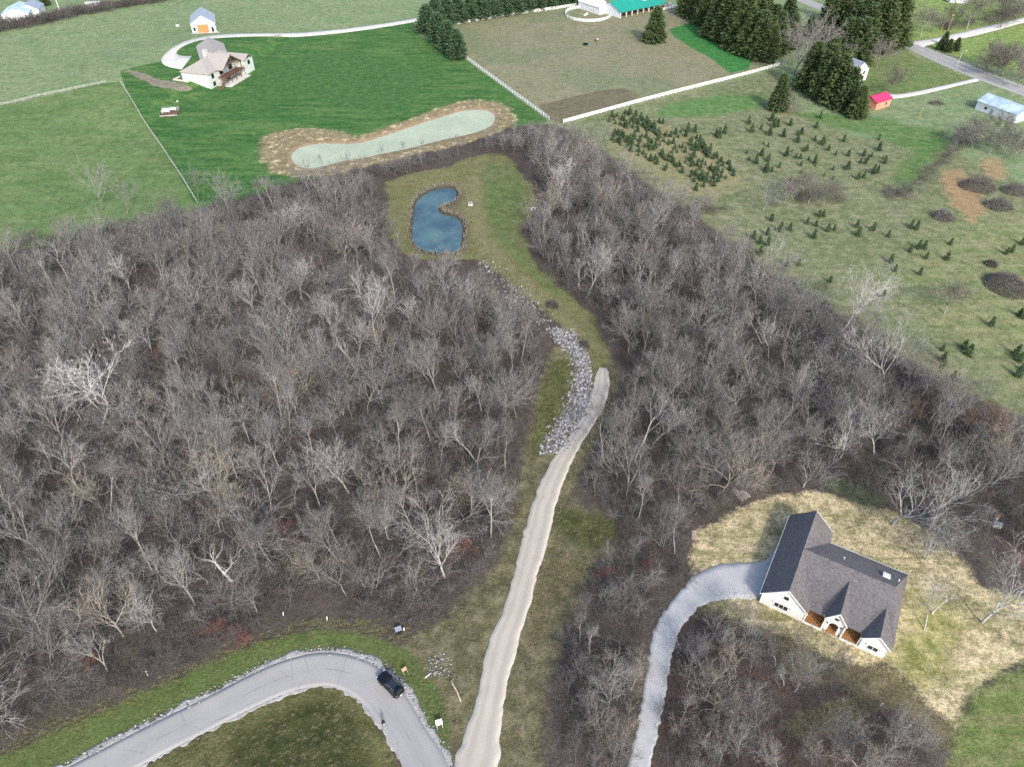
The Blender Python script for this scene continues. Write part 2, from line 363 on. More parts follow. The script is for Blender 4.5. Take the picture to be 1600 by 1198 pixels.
def ground_mat(only):
    t = NT('ground_cover', .97, .05)
    vec = t.obj()
    nA = t.noise(.018, 4); nB = t.noise(.07, 5, .65); nC = t.noise(.35, 6, .75); nD = t.noise(2.2, 3, .8)
    stA = t.noise(1, 4, .65, t.mapped((.05, .22, 1), (0, 0, R(12)))); stB = t.noise(1, 4, .6, t.mapped((.05, .55, 1), (0, 0, R(-38))))
    edge = t.math('ADD', t.math('ADD', t.math('MULTIPLY', t.math('SUBTRACT', nB, .5), 12), t.math('MULTIPLY', t.math('SUBTRACT', nC, .5), 12)), t.math('MULTIPLY', t.math('SUBTRACT', nD, .5), 5))
    def cover(a, b, c, big, mid=None, fine=.5):
        x = t.mix(t.step(big, .36, .64), a, b)
        x = t.mix(t.math('MULTIPLY', t.step(mid or nC, .42, .68), fine), x, c)
        return x
    # open pasture
    col = cover(lin(132,156,106), lin(146,160,116), lin(114,146,90), stA, nB, .6)
    col = t.mix(t.math('MULTIPLY', t.step(nC, .5, .75), .25), col, lin(150,152,116))
    def lay(col, name, width, amp, c, strength=1.0):
        if name not in only: return col
        s = t.math('ADD', t.attr('r_' + name), t.math('MULTIPLY', edge, amp))
        f = t.step(s, -width * .6, width * .6)
        if strength < 1: f = t.math('MULTIPLY', f, strength)
        return t.mix(f, col, c)
    if 'midfield' in only: col = lay(col, 'midfield', 1.2, .15, cover(lin(108,138,76), lin(122,144,88), lin(92,124,64), stA, nB, .65))
    if 'lawn' in only: lawn = cover(lin(58,110,48), lin(98,134,66), lin(68,122,54), stA, nB, .6)
    if 'lawn' in only: col = lay(col, 'lawn', .6, .09, t.mix(t.math('MULTIPLY', t.step(nC, .52, .72), .22), lawn, lin(94,120,62)))
    if 'lawnpale' in only: col = lay(col, 'lawnpale', 9, 1.0, cover(lin(76,122,56), lin(60,112,50), lin(98,126,66), stA, nC, .5), .7)
    if 'paddock' in only: pad = cover(lin(156,150,118), lin(146,144,108), lin(130,138,98), nB, nC, .55)
    if 'paddock' in only: col = lay(col, 'paddock', .5, .05, t.mix(t.math('MULTIPLY', t.step(nA, .5, .6), .5), pad, lin(118,140,96)))
    if 'paddarkpatch' in only: col = lay(col, 'paddarkpatch', .8, .15, cover(lin(124,116,90), lin(132,124,96), lin(112,110,82), nB))
    if 'padgreen' in only: col = lay(col, 'padgreen', 1.2, .25, cover(lin(46,132,54), lin(62,140,62), lin(90,134,70), stB, nC, .5))
    if 'farm' in only: farm = cover(lin(138,142,104), lin(122,134,90), lin(158,154,118), nB, nC, .55)
    if 'farm' in only: col = lay(col, 'farm', 4, .5, t.mix(t.math('MULTIPLY', t.step(stB, .48, .66), .5), farm, lin(106,130,74)))
    if 'farmstraw' in only: col = lay(col, 'farmstraw', 5, .6, cover(lin(166,158,116), lin(150,146,102), lin(124,132,86), stB, nC, .5), .9)
    if 'farmgreen' in only: col = lay(col, 'farmgreen', 4, .6, cover(lin(78,138,58), lin(98,140,68), lin(120,140,84), stB, nC, .5), .85)
    if 'farmgreen2' in only: col = lay(col, 'farmgreen2', 5, .6, cover(lin(72,130,50), lin(104,136,70), lin(126,134,88), stB, nC, .5), .85)
    if 'farmlight' in only: col = lay(col, 'farmlight', 14, 1.0, cover(lin(150,152,102), lin(124,144,80), lin(160,156,114), stB, nC, .5), .75)
    if 'orange' in only: col = lay(col, 'orange', 2.5, .6, cover(lin(186,150,108), lin(172,140,98), lin(150,140,92), nC, nD, .5), .9)
    if 'orange2' in only: col = lay(col, 'orange2', 2.5, .6, lin(182,148,106), .7)
    if 'brightlawn' in only: col = lay(col, 'brightlawn', 3, .4, cover(lin(140,164,78), lin(120,156,66), lin(168,172,110), stB, nC, .5))
    if 'roadlawn' in only: col = lay(col, 'roadlawn', 4, .5, cover(lin(128,140,84), lin(100,138,64), lin(142,140,98), stB, nC, .5))
    if 'wood' in only: floor = cover(lin(92,84,77), lin(106,96,87), lin(76,69,64), nB, nC, .6)
    if 'wood' in only: floor = t.mix(t.math('MULTIPLY', t.step(nD, .55, .75), .5), floor, lin(122,110,98))
    if 'wood' in only: floor = t.mix(t.math('MULTIPLY', t.step(nA, .5, .7), .35), floor, lin(84,82,58))
    if 'wood' in only: col = lay(col, 'wood', 2.2, .5, floor)
    if 'litter' in only: lit = cover(lin(100,82,76), lin(92,76,68), lin(80,70,64), nB, nC, .6)
    if 'litter' in only: col = lay(col, 'litter', 5, .7, t.mix(t.math('MULTIPLY', t.step(nD, .55, .75), .4), lit, lin(120,96,86)))
    if 'frontgrass' in only: col = lay(col, 'frontgrass', 3.0, .6, cover(lin(128,118,84), lin(112,106,72), lin(146,134,98), nB, nC, .6), .9)
    if 'corridor' in only: cor = cover(lin(120,116,82), lin(106,104,76), lin(150,138,106), nB, nC, .65)
    if 'corridor' in only: col = lay(col, 'corridor', 2.5, .5, t.mix(t.math('MULTIPLY', t.step(nD, .5, .72), .45), cor, lin(84,88,56)))
    if 'corrgreen' in only: col = lay(col, 'corrgreen', 2.5, .6, cover(lin(76,88,42), lin(88,92,50), lin(66,70,38), nC, nD), .85)
    if 'corrtan' in only: col = lay(col, 'corrtan', 2, .5, cover(lin(152,132,98), lin(138,120,88), lin(116,104,74), nC, nD), .75)
    if 'stripgreen' in only: col = lay(col, 'stripgreen', 2, .35, cover(lin(84,96,48), lin(98,106,56), lin(116,112,72), nC, nD), .9)
    if 'clearing' in only: clr = cover(lin(122,124,76), lin(136,132,90), lin(104,116,62), nB, nC, .55)
    if 'clearing' in only: col = lay(col, 'clearing', 1.6, .3, t.mix(t.math('MULTIPLY', t.step(nD, .52, .72), .3), clr, lin(152,144,108)))
    if 'cleargreen' in only: col = lay(col, 'cleargreen', 4, .7, cover(lin(88,122,58), lin(104,124,68), lin(124,128,84), nB, nC, .5), .8)
    if 'cleartan' in only: col = lay(col, 'cleartan', 2.5, .45, cover(lin(150,140,104), lin(138,130,92), lin(126,124,80), nB, nC, .5), .65)
    if 'bank2' in only: col = lay(col, 'bank2', 1.2, .3, cover(lin(134,122,98), lin(120,112,92), lin(96,90,72), nC, nD, .6), .9)
    if 'bank' in only: bk = cover(lin(150,136,100), lin(168,152,114), lin(112,116,72), nC, nC, .5)
    if 'bank' in only: bk = t.mix(t.step(nC, .54, .62), bk, lin(206,190,146))
    if 'bank' in only: col = lay(col, 'bank', 2.0, .45, bk)
    if 'milkrim' in only: col = lay(col, 'milkrim', .9, .12, cover(lin(176,142,112), lin(160,136,106), lin(190,170,136), nC, nD, .6), .85)
    if 'bluerim' in only: col = lay(col, 'bluerim', .8, .15, lin(84,80,66), .85)
    if 'mudpath' in only: col = lay(col, 'mudpath', .8, .2, lin(150,142,122))
    if 'verge' in only: vg = cover(lin(94,116,54), lin(108,120,66), lin(78,104,44), nB, nC, .6)
    if 'verge' in only: col = lay(col, 'verge', 1.0, .25, t.mix(t.math('MULTIPLY', t.step(nD, .52, .72), .35), vg, lin(132,128,88)))
    if 'inner' in only: inn = cover(lin(92,98,54), lin(108,108,66), lin(124,116,80), nC, nD, .5)
    if 'inner' in only: col = lay(col, 'inner', .6, .15, inn)
    if 'innerdark' in only: dk = cover(lin(62,72,36), lin(76,82,44), lin(54,60,34), nC, nD, .6)
    if 'innerdark' in only: col = lay(col, 'innerdark', 2.0, .5, t.mix(t.math('MULTIPLY', t.step(t.noise(5, 2), .66, .72), .8), dk, lin(170,164,140)), .85)
    if 'straw' in only:
        sn = t.noise(.55, 6, .8); sp_ = t.noise(.12, 4, .7)
        straw = t.mix(t.step(sn, .42, .56), lin(180,168,120), lin(218,199,152))
        straw = t.mix(t.math('MULTIPLY', t.step(stB, .50, .62), .6), straw, lin(140,140,76))
        straw = t.mix(t.math('MULTIPLY', t.step(sp_, .50, .60), .6), straw, t.mix(t.step(sn, .42, .6), lin(126,126,84), lin(170,160,118)))
    if 'straw' in only: col = lay(col, 'straw', 1.2, .3, straw)
    if 'strawgreen' in only: col = lay(col, 'strawgreen', 4, .6, cover(lin(122,138,44), lin(146,150,66), lin(206,186,128), stB, nC, .6), .75)
    if 'strawpale' in only: col = lay(col, 'strawpale', 1.5, .4, cover(lin(150,132,98), lin(136,124,90), lin(120,112,78), nC, nD), .8)
    if 'yard' in only: col = lay(col, 'yard', 1.8, .4, cover(lin(110,134,62), lin(130,136,80), lin(150,142,100), stB, nC, .55))
    if 'backgreen' in only: col = lay(col, 'backgreen', 2.5, .5, lin(86,104,62), .8)
    if 'mulch' in only: col = lay(col, 'mulch', 1.8, .4, lin(112,86,72), .7)
    fine = t.math('ADD', t.math('MULTIPLY', nC, .6), t.math('MULTIPLY', nD, .4))
    mot = t.math('ADD', t.math('MULTIPLY', t.step(nC, .33, .67), .55), t.math('MULTIPLY', t.step(nD, .35, .65), .45))
    lo = t.mix(1.0, col, (.62, .62, .60, 1), 'MULTIPLY'); hi = t.mix(1.0, col, (1.38, 1.36, 1.36, 1), 'MULTIPLY')
    col = t.mix(mot, lo, hi)
    hs_ = t.n('ShaderNodeHueSaturation'); hs_.inputs['Saturation'].default_value = .88; t.put(hs_.inputs['Color'], col); col = hs_.outputs[0]
    t.bump(fine, .8, .6)
    return t.col(col)
# one sheet; its faces carry the same cover material, trimmed to the regions that reach each block of land
bx_ = np.searchsorted([-140, -15, 40, 100], P2[quads[:, 0], 0]); by_ = np.searchsorted([78, 130, 200, 300], P2[quads[:, 0], 1])
blk = bx_ * 5 + by_; sets = {}; mats_ = []; slot = np.zeros(len(quads), np.int32)
for b in np.unique(blk):
    vi = np.unique(quads[blk == b]); only = frozenset(k for k in gsd if gsd[k][vi].max() > -22)
    if only not in sets: sets[only] = len(mats_); mats_.append(ground_mat(only))
    slot[blk == b] = sets[only]
gme = npmesh('ground', np.stack([P2[:, 0], P2[:, 1], Z], 1), quads, mats_[0], True)
for m_ in mats_[1:]: gme.materials.append(m_)
gme.polygons.foreach_set('material_index', slot)
for k, v in gsd.items():
    a = gme.attributes.new('r_' + k, 'FLOAT', 'POINT'); a.data.foreach_set('value', np.clip(v, -60, 60).astype(np.float32))
ground = tag(link('ground', gme), kind='structure')

# ------------------------------------------------------------------ water, roads, drives
def offset_out(poly, d):
    nxt = np.roll(poly, -1, 0); prv = np.roll(poly, 1, 0); tg = nxt - prv; nr = np.stack([tg[:, 1], -tg[:, 0]], 1); nr /= np.linalg.norm(nr, axis=1)[:, None] + 1e-9
    area = .5 * np.sum(poly[:, 0] * nxt[:, 1] - nxt[:, 0] * poly[:, 1])
    return poly + nr * d * (1 if area > 0 else -1)
for nm, poly, zw, mt in (('farm_pond', milk, ZM, 'milkwater'), ('wood_pond', blue, ZB, 'bluewater')):
    m = MB(); q = offset_out(poly, 1.2); m.poly([(p[0], p[1], zw) for p in (q if np.sum(q[:, 0] * np.roll(q[:, 1], -1) - np.roll(q[:, 0], -1) * q[:, 1]) > 0 else q[::-1])])
    tag(m.build(nm, M[mt]), kind='structure')
def jitter(n, amp, seed, corr=3):
    r = np.random.default_rng(seed).normal(0, 1, n + 2 * corr); k = np.ones(corr) / corr
    return np.convolve(r, k, 'same')[corr:-corr] * amp
def ribbon(name, left, right, n, across, mat, dz, jit=0.0, seed=1, kind='structure', world=False):
    L = open_resample(left if world else GP(left), n); Rr = open_resample(right if world else GP(right), n)
    d = Rr - L; wd = np.linalg.norm(d, axis=1)[:, None]; u = d / wd
    L = L + u * jitter(n, jit, seed)[:, None]; Rr = Rr + u * jitter(n, jit, seed + 1)[:, None]
    across += 2; t = np.r_[0, np.linspace(.008, .992, across - 2), 1]
    V = L[:, None] * (1 - t)[None, :, None] + Rr[:, None] * t[None, :, None]
    z = hz(V[..., 0], V[..., 1]) + dz; z[:, 0] -= dz + .06; z[:, -1] -= dz + .06
    V3 = np.concatenate([V, z[..., None]], -1).reshape(-1, 3)
    I = np.arange(n * across).reshape(n, across)
    Fq = np.stack([I[:-1, :-1], I[:-1, 1:], I[1:, 1:], I[1:, :-1]], -1).reshape(-1, 4)
    nr = np.cross(V3[Fq[0, 1]] - V3[Fq[0, 0]], V3[Fq[0, 2]] - V3[Fq[0, 1]])
    if nr[2] < 0: Fq = Fq[:, ::-1]
    me = npmesh(name, V3, Fq, mat, True)
    a = me.attributes.new('across', 'FLOAT', 'POINT'); a.data.foreach_set('value', np.tile(t, n).astype(np.float32))
    mid = (L + Rr) / 2; s = np.r_[0, np.cumsum(np.linalg.norm(np.diff(mid, axis=0), axis=1))]
    a = me.attributes.new('along', 'FLOAT', 'POINT'); a.data.foreach_set('value', np.repeat(s, across).astype(np.float32))
    o = link(name, me); tag(o, kind=kind); return L, Rr
RO = [(60,1222),(105,1198),(186,1156),(253,1122),(321,1090),(381,1058),(432,1034),(479,1021),(510,1018),(540,1021),(574,1031),(601,1048),(624,1068),(648,1108),(668,1142),(688,1169),(699,1190),(712,1225),(722,1260)]
RI = [(172,1222),(216,1198),(270,1169),(324,1142),(381,1112),(432,1088),(472,1075),(500,1071),(520,1072),(540,1079),(564,1095),(580,1115),(592,1130),(601,1142),(610,1158),(618,1173),(629,1198),(637,1225),(645,1260)]
roL, roR = ribbon('asphalt_road', RO, RI, 160, 9, M['asphalt'], .06)
def side_strip(name, edge, inner, w0, w1, seed, dz):
    tg = np.gradient(edge, axis=0); nr = np.stack([-tg[:, 1], tg[:, 0]], 1); nr /= np.linalg.norm(nr, axis=1)[:, None]
    c = inner - edge; nr *= np.where(np.sum(nr * c, 1) > 0, -1, 1)[:, None]
    wd = w0 + (w1 - w0) * (jitter(len(edge), 1.0, seed, 5) * .8 + .5).clip(0, 1)
    n = 320; e2 = open_resample(edge - nr * .12, n); o2 = open_resample(edge + nr * wd[:, None], n)
    ribbon(name, o2, e2, n, 4, M['shoulder'], dz, .12, seed, world=True)
side_strip('stone_shoulder', roL, roR, .25, 1.2, 3, .045)
side_strip('stone_shoulder', roR, roL, .02, .6, 8, .045)
GL = [(707,1225),(706,1198),(722,1152),(746,1092),(754,1041),(764,997),(783,963),(796,920),(810,865),(827,798),(844,754),(864,714),(898,670),(918,633),(928,602),(931,586),(936,575)]
GR = [(772,1225),(778,1198),(783,1152),(786,1102),(791,1078),(800,1034),(813,994),(827,950),(837,906),(854,855),(861,818),(868,795),(877,764),(888,731),(908,694),(925,667),(942,643),(952,612),(953,588),(948,575)]
ribbon('gravel_road', GL, GR, 220, 7, M['gravel'], .09, .16, 21)
DL = [(972,1230),(979,1198),(992,1156),(1002,1102),(1009,1055),(1016,1007),(1023,977),(1040,950),(1063,922),(1080,901),(1104,886),(1134,878),(1171,880),(1200,876),(1207,860),(1216,853)]
DR = [(1008,1230),(1016,1198),(1023,1162),(1036,1108),(1043,1068),(1050,1027),(1056,1000),(1064,982),(1078,962),(1095,946),(1115,938),(1144,934),(1180,936),(1192,930),(1215,890),(1225,868)]
ribbon('grey_gravel_driveway', DL, DR, 200, 7, M['greygravel'], .07, .18, 31)
ribbon('house_lane', [(700,18),(650,30),(540,46),(439,52.5),(344,53.5),(300,61),(268,75),(250,92),(256,104),(284,109)], [(702,23),(652,35),(540,52),(439,57.5),(348,59),(312,63),(286,72),(274,82),(280,88),(300,88)], 120, 4, M['lane'], .06, .1, 41)
ribbon('barn_apron', [(299,54),(301,50.5)], [(345,52),(338,47.5)], 6, 4, M['concrete'], .09)
ribbon('far_road', [(1230,-14),(1263,0),(1300,13),(1350,34),(1403,58),(1440,73),(1488,90),(1538,112),(1601,135),(1660,158)], [(1222,-8),(1255,6),(1292,21),(1345,43),(1403,69),(1425,80),(1463,98),(1513,119),(1551,133),(1601,151),(1650,172)], 120, 5, M['farroad'], .08)
ribbon('white_lane', [(1418,66),(1455,61),(1470,57.5),(1525,45),(1600,27.5),(1660,12)], [(1440,75),(1455,69),(1488,63.5),(1538,52.5),(1600,35.5),(1660,20)], 80, 4, M['lane'], .05)
ribbon('shed_drive', [(1528,121),(1500,128),(1450,139),(1410,147),(1390,147)], [(1530,127),(1505,132),(1475,140),(1425,151),(1392,155)], 60, 4, M['lane'], .05)

# ------------------------------------------------------------------ buildings
def gable_walls(m, x0, x1, y0, y1, z0, ze, zr, along='y'):
    """closed box with gables on the ends of the ridge axis"""
    if along == 'y':
        xm = (x0 + x1) / 2; m.slab([(x0, y0, z0), (x1, y0, z0), (x1, y0, ze), (xm, y0, zr), (x0, y0, ze)], (0, y1 - y0, 0))
    else:
        ym = (y0 + y1) / 2; m.slab([(x0, y0, z0), (x0, y0, ze), (x0, ym, zr), (x0, y1, ze), (x0, y1, z0)], (x1 - x0, 0, 0))
def gable_roof(m, x0, x1, y0, y1, ze, zr, th=.16, along='y'):
    if along == 'y':
        xm = (x0 + x1) / 2
        m.slab([(x0, y0, ze), (xm, y0, zr), (xm, y1, zr), (x0, y1, ze)], (0, 0, th)); m.slab([(xm, y0, zr), (x1, y0, ze), (x1, y1, ze), (xm, y1, zr)], (0, 0, th))
    else:
        ym = (y0 + y1) / 2
        m.slab([(x0, y0, ze), (x1, y0, ze), (x1, ym, zr), (x0, ym, zr)], (0, 0, th)); m.slab([(x0, ym, zr), (x1, ym, zr), (x1, y1, ze), (x0, y1, ze)], (0, 0, th))
def window_on(parent, x, y, z, wd, ht, panes=1, face='-y', frame='black', name='window'):
    """a framed window set 3 cm proud of a wall; panes are its sub-parts"""
    f = MB(); b = .07
    def bx(m, cx, cz, sx, sz, t, off):
        if face == '-y': m.box((x + cx, y - off, z + cz), (sx, t, sz))
        elif face == '-x': m.box((x - off, y + cx, z + cz), (t, sx, sz))
        else: m.box((x + off, y + cx, z + cz), (t, sx, sz))
    for cz in (-ht / 2, ht / 2): bx(f, 0, cz, wd + b, b, .08, .03)
    for i in range(panes + 1): bx(f, -wd / 2 + wd * i / panes, 0, b, ht - b, .08, .03)
    wo = f.build(name, M[frame], parent)
    for i in range(panes):
        g = MB(); bx(g, -wd / 2 + wd * (i + .5) / panes, 0, wd / panes - b, ht - b, .03, .02); g.build('pane', M['glass'], wo)
    return wo

# --- new white farmhouse on the straw lawn
hx, hy = G(1185.8, 940.2); HZ = float(hz(*G(1290, 930))) - .05
hs = thing('farmhouse', 'white gabled house with dark shingle roof and arched entry on a straw lawn', 'house', (hx, hy, HZ), R(-30.8))
m = MB(); gable_walls(m, 0, 6.8, 0, 17.7, -.8, 3.0, 6.15)
m.box((12.95, 8.9, .95), (12.3, 12.6, 3.5)); gable_walls(m, 15.4, 19.0, 0, 4, -.8, 2.95, 4.75)
wl = m.build('wall', M['siding'], hs)
ew = MB(); arch = [(9.95, .5, -.8), (10.55, .5, -.8), (10.55, .5, 1.9)]
arch += [(11.225 - .675 * math.cos(a), .5, 1.9 + .6 * math.sin(a)) for a in np.linspace(.2, math.pi - .2, 9)]
arch += [(11.9, .5, 1.9), (11.9, .5, -.8), (12.5, .5, -.8), (12.5, .5, 3.35), (11.225, .5, 5.35), (9.95, .5, 3.35)]
ew.slab(arch, (0, .25, 0)); ew.box((10.05, 1.6, 1.2), (.2, 1.7, 4.0)); ew.box((12.4, 1.6, 1.2), (.2, 1.7, 4.0))
ent = ew.build('entry_porch', M['siding'], hs)
for x in (10.22, 12.23): q = MB(); q.box((x, .43, 2.2), (.14, .14, .34)); q.build('wall_lamp', M['black'], ent)
window_on(ent, 11.225, .5, 3.75, .5, .4, 1)
d = MB(); d.box((11.2, 2.5, 1.2), (1.5, .16, 2.2)); d.build('door', M['brownwood'], hs)
for a, b in ((6.85, 9.92), (9.97 + .65, 11.87), (12.53, 15.37)):
    yy = .14
    while yy < 2.55:
        w_ = MB(); w_.box(((a + b) / 2, yy + .14, .28), (b - a, .265, .12)); w_.build('porch_board', M['brownwood'], hs); yy += .28
for a, b in ((6.85, 9.9), (12.55, 15.35)):
    q = MB(); q.box(((a + b) / 2, .03, .12), (b - a, .18, .5)); q.build('porch_edge', M['white'], hs)
for x in (7.05, 9.75, 12.7, 15.2): q = MB(); q.box((x, .32, 1.55), (.2, .2, 2.5)); q.build('porch_post', M['white'], hs)
# roof planes, each a part
def plane(nm, pts, mat, par, th=.17):
    q = MB(); q.slab(pts, (0, 0, th)); return q.build(nm, mat, par)
sh = M['shingle']
plane('roof_slope', [(-.35, -.35, 2.75), (3.4, -.35, 6.3), (3.4, 18.05, 6.3), (-.35, 18.05, 2.75)], sh, hs)
plane('roof_slope', [(3.4, -.35, 6.3), (7.15, -.35, 2.75), (7.15, 18.05, 2.75), (3.4, 18.05, 6.3)], sh, hs)
plane('roof_slope', [(3.6, .75, 2.72), (19.6, .75, 2.72), (17.5, 8.9, 6.28), (3.6, 8.9, 6.28)], sh, hs)
plane('roof_slope', [(3.6, 8.9, 6.28), (17.5, 8.9, 6.28), (19.6, 15.6, 2.72), (3.6, 15.6, 2.72)], sh, hs)
plane('roof_slope', [(19.6, .75, 2.72), (19.6, 15.6, 2.72), (17.5, 8.9, 6.28)], sh, hs)
er = MB(); gable_roof(er, 9.55, 12.9, .2, 7.3, 3.15, 5.55, .15); er.build('entry_roof', sh, hs)
rr = MB(); gable_roof(rr, 15.05, 19.4, -.3, 5.4, 2.85, 4.9, .15); rr.build('gable_roof', sh, hs)
for a, b in (((-.35, -.37, 2.84), (3.4, -.37, 6.39)), ((3.4, -.37, 6.39), (7.15, -.37, 2.84)), ((9.55, .17, 3.22), (11.225, .17, 5.62)), ((11.225, .17, 5.62), (12.9, .17, 3.22)), ((15.05, -.33, 2.92), (17.225, -.33, 4.97)), ((17.225, -.33, 4.97), (19.4, -.33, 2.92)), ((-.38, -.35, 2.83), (-.38, 18.05, 2.83)), ((3.4, 18.08, 6.39), (7.15, 18.08, 2.84)), ((7.2, 15.65, 2.8), (19.65, 15.65, 2.8))): tr = MB(); tr.bar(a, b, .06, .16); tr.build('fascia', M['white'], hs)
window_on(hs, 3.25, 0, 1.55, 2.1, 1.1, 3, frame='white'); window_on(hs, 3.5, 0, 4.05, .62, .62, 1); window_on(hs, 17.2, 0, 1.5, 1.5, 1.0, 2, frame='white')
for x, wd in ((3.25, 2.7), (17.2, 2.0)):
    q = MB(); q.box((x, -.06, 2.25), (wd, .1, .12)); q.box((x - wd / 2, -.06, 1.95), (.1, .1, .5)); q.box((x + wd / 2, -.06, 1.95), (.1, .1, .5)); q.build('window_trim', M['white'], hs)
q = MB(); q.slab([(15.6, 10.9, 5.3), (16.7, 10.9, 5.3), (16.7, 12.1, 4.66), (15.6, 12.1, 4.66)], (0, .1, .45)); q.build('skylight', M['white'], hs)
for x, y, z in ((9.6, 11.4, 5.0), (18.0, 11.5, 5.0)): q = MB(); q.tube([(x, y, z - .3), (x, y, z + .55)], [.09, .09], 6); q.build('vent_pipe', M['white'], hs)
for y in (3.5, 8, 12.5): q = MB(); q.box((-.03, y, 1.05), (.08, 2.5, 2.1)); q.build('garage_door', M['white'], hs)

# --- house above the long pond
ux, uy = UH; UZ = float(hz(ux, uy))
us = thing('lake_house', 'two storey house with pale shingle roof, timber porch gable and deck on green lawn', 'house', (ux, uy, UZ), UA)
m = MB(); m.box((13, 6.6, 2.5), (26, 13.2, 6.8)); m.box((23.6, 0, 2.4), (6.8, 9, 6.6)); us_w = m.build('wall', M['palesiding'], us)
ang = R(38); ca, sa = math.cos(ang), math.sin(ang)
def rl(x, y, z): return (19 + x * ca - y * sa, 9 + x * sa + y * ca, z)
m = MB(); m.slab([rl(0, -5.6, 0), rl(22, -5.6, 0), rl(22, 5.6, 0), rl(0, 5.6, 0)], (0, 0, 6.2)); m.slab([rl(21.9, -5.6, 6.2), rl(21.9, 5.6, 6.2), rl(21.9, 0, 9.1)], (.1 * ca, .1 * sa, 0)); m.build('garage_wall', M['palesiding'], us)
r2 = M['shingle2']
plane('roof_slope', [(-.5, -.5, 5.8), (26.5, -.5, 5.8), (20, 6.6, 9.3), (6.5, 6.6, 9.3)], r2, us); plane('roof_slope', [(6.5, 6.6, 9.3), (20, 6.6, 9.3), (26.5, 13.7, 5.8), (-.5, 13.7, 5.8)], r2, us)
plane('roof_slope', [(-.5, -.5, 5.8), (6.5, 6.6, 9.3), (-.5, 13.7, 5.8)], r2, us); plane('roof_slope', [(26.5, -.5, 5.8), (26.5, 13.7, 5.8), (20, 6.6, 9.3)], r2, us)
m = MB(); gable_roof(m, 5.7, 20.3, -3.4, 7.0, 5.9, 10.2, .2); m.build('porch_roof', r2, us)
m = MB(); gable_roof(m, 20.0, 27.4, -5.0, 6, 5.7, 7.6, .2); m.build('wing_roof', r2, us)
plane('roof_slope', [rl(-2, -6.1, 5.9), rl(22.4, -6.1, 5.9), rl(22.4, 0, 9.2), rl(-2, 0, 9.2)], r2, us); plane('roof_slope', [rl(-2, 0, 9.2), rl(22.4, 0, 9.2), rl(22.4, 6.1, 5.9), rl(-2, 6.1, 5.9)], r2, us)
q = MB(); q.box((12, 7.8, 9.9), (2.0, 1.2, 3.2)); q.box((12, 7.8, 11.6), (2.2, 1.4, .2)); q.build('chimney', M['concrete'], us)
dk = MB(); yy = -4.2
while yy < -.1: dk.box((13, yy + .19, 2.9), (14.6, .36, .14)); yy += .4
dk.build('deck', M['darkwood'], us)
for x in (6, 9.5, 13, 16.5, 20): q = MB(); q.box((x, -4.1, 1.4), (.22, .22, 2.9)); q.build('deck_post', M['darkwood'], us)
for x in (6.2, 10.6, 15.4, 19.8): q = MB(); q.box((x, -3.0, 4.4), (.28, .28, 3.0)); q.build('porch_post', M['darkwood'], us)
q = MB(); q.bar((6, -3.2, 5.9), (13, -3.2, 10.0), .25); q.bar((13, -3.2, 10.0), (20, -3.2, 5.9), .25); q.bar((8, -3.2, 7), (18, -3.2, 7), .25); q.bar((13, -3.2, 7), (13, -3.2, 10), .25); q.build('truss', M['darkwood'], us)
q = MB(); q.bar((5.8, -4.25, 4.0), (20.2, -4.25, 4.0), .1); q.bar((5.8, -4.25, 3.4), (20.2, -4.25, 3.4), .08)
for x in np.arange(5.8, 20.3, 1.2): q.box((x, -4.25, 3.5), (.08, .08, 1.1))
q.build('railing', M['darkwood'], us)
q = MB(); q.bar((5.6, -3.4, 2.9), (.2, -4.6, .1), 1.2, .18); q.bar((5.6, -2.8, 3.7), (.2, -4.0, .9), .08); q.bar((5.6, -4.0, 3.7), (.2, -5.2, .9), .08); q.build('stair', M['darkwood'], us)
q = MB(); q.box((12, -3.6, .05), (16, 6.5, .25)); q.build('patio', M['concrete'], us)
window_on(us, 2.6, 0, 4.5, 1.7, 1.7, 2); window_on(us, 2.6, 0, 1.4, 1.7, 1.6, 2); window_on(us, 9, 0, 4.4, 2.4, 2.2, 2); window_on(us, 16, 0, 4.4, 2.6, 2.2, 2); window_on(us, 23.6, -4.5, 4.4, 1.8, 1.6, 2); window_on(us, 13, 0, 1.3, 2.4, 2, 2)
x0, y0 = G(282, 127); q = MB(); q.box((0, 0, .1), (7, .5, .9)); q.box((-3.3, 2.2, .1), (.5, 4, .9)); q.box((3.3, 2.2, .1), (.5, 4, .9)); o = q.build('retaining_wall', M['concrete']); o.location = (x0, y0, float(hz(x0, y0))); o.rotation_euler = (0, 0, R(-18)); tag(o, 'low pale concrete window well wall beside the house above the pond', 'wall')

# --- barn with orange door
bx0, by0 = G(301.5, 53); bz = float(hz(bx0, by0))
bn = thing('barn', 'white gabled barn with grey metal roof and orange garage door', 'barn', (bx0, by0, bz), R(18))
m = MB(); gable_walls(m, 0, 11.4, 0, 16, -1, 4.6, 8.0); m.build('wall', M['siding'], bn)
plane('roof_slope', [(-.4, -.5, 4.4), (5.7, -.5, 8.1), (5.7, 16.4, 8.1), (-.4, 16.4, 4.4)], M['greyroof'], bn); plane('roof_slope', [(5.7, -.5, 8.1), (11.8, -.5, 4.4), (11.8, 16.4, 4.4), (5.7, 16.4, 8.1)], M['greyroof'], bn)
q = MB(); q.box((5.4, -.05, 1.9), (5.4, .12, 3.9)); q.build('garage_door', M['orange'], bn)
window_on(bn, 1.3, 0, 1.9, 1.1, 1.5, 1); q = MB(); q.box((9.9, -.05, 1.2), (1.2, .1, 2.3)); q.build('door', M['black'], bn)
for x_, h_ in ((1.2, 1.1), (10, .5)): q = MB(); q.box((x_, -.08, -.35 + h_ / 2), (2.6, .16, h_)); q.build('stone_base', M['greyroof'], bn)

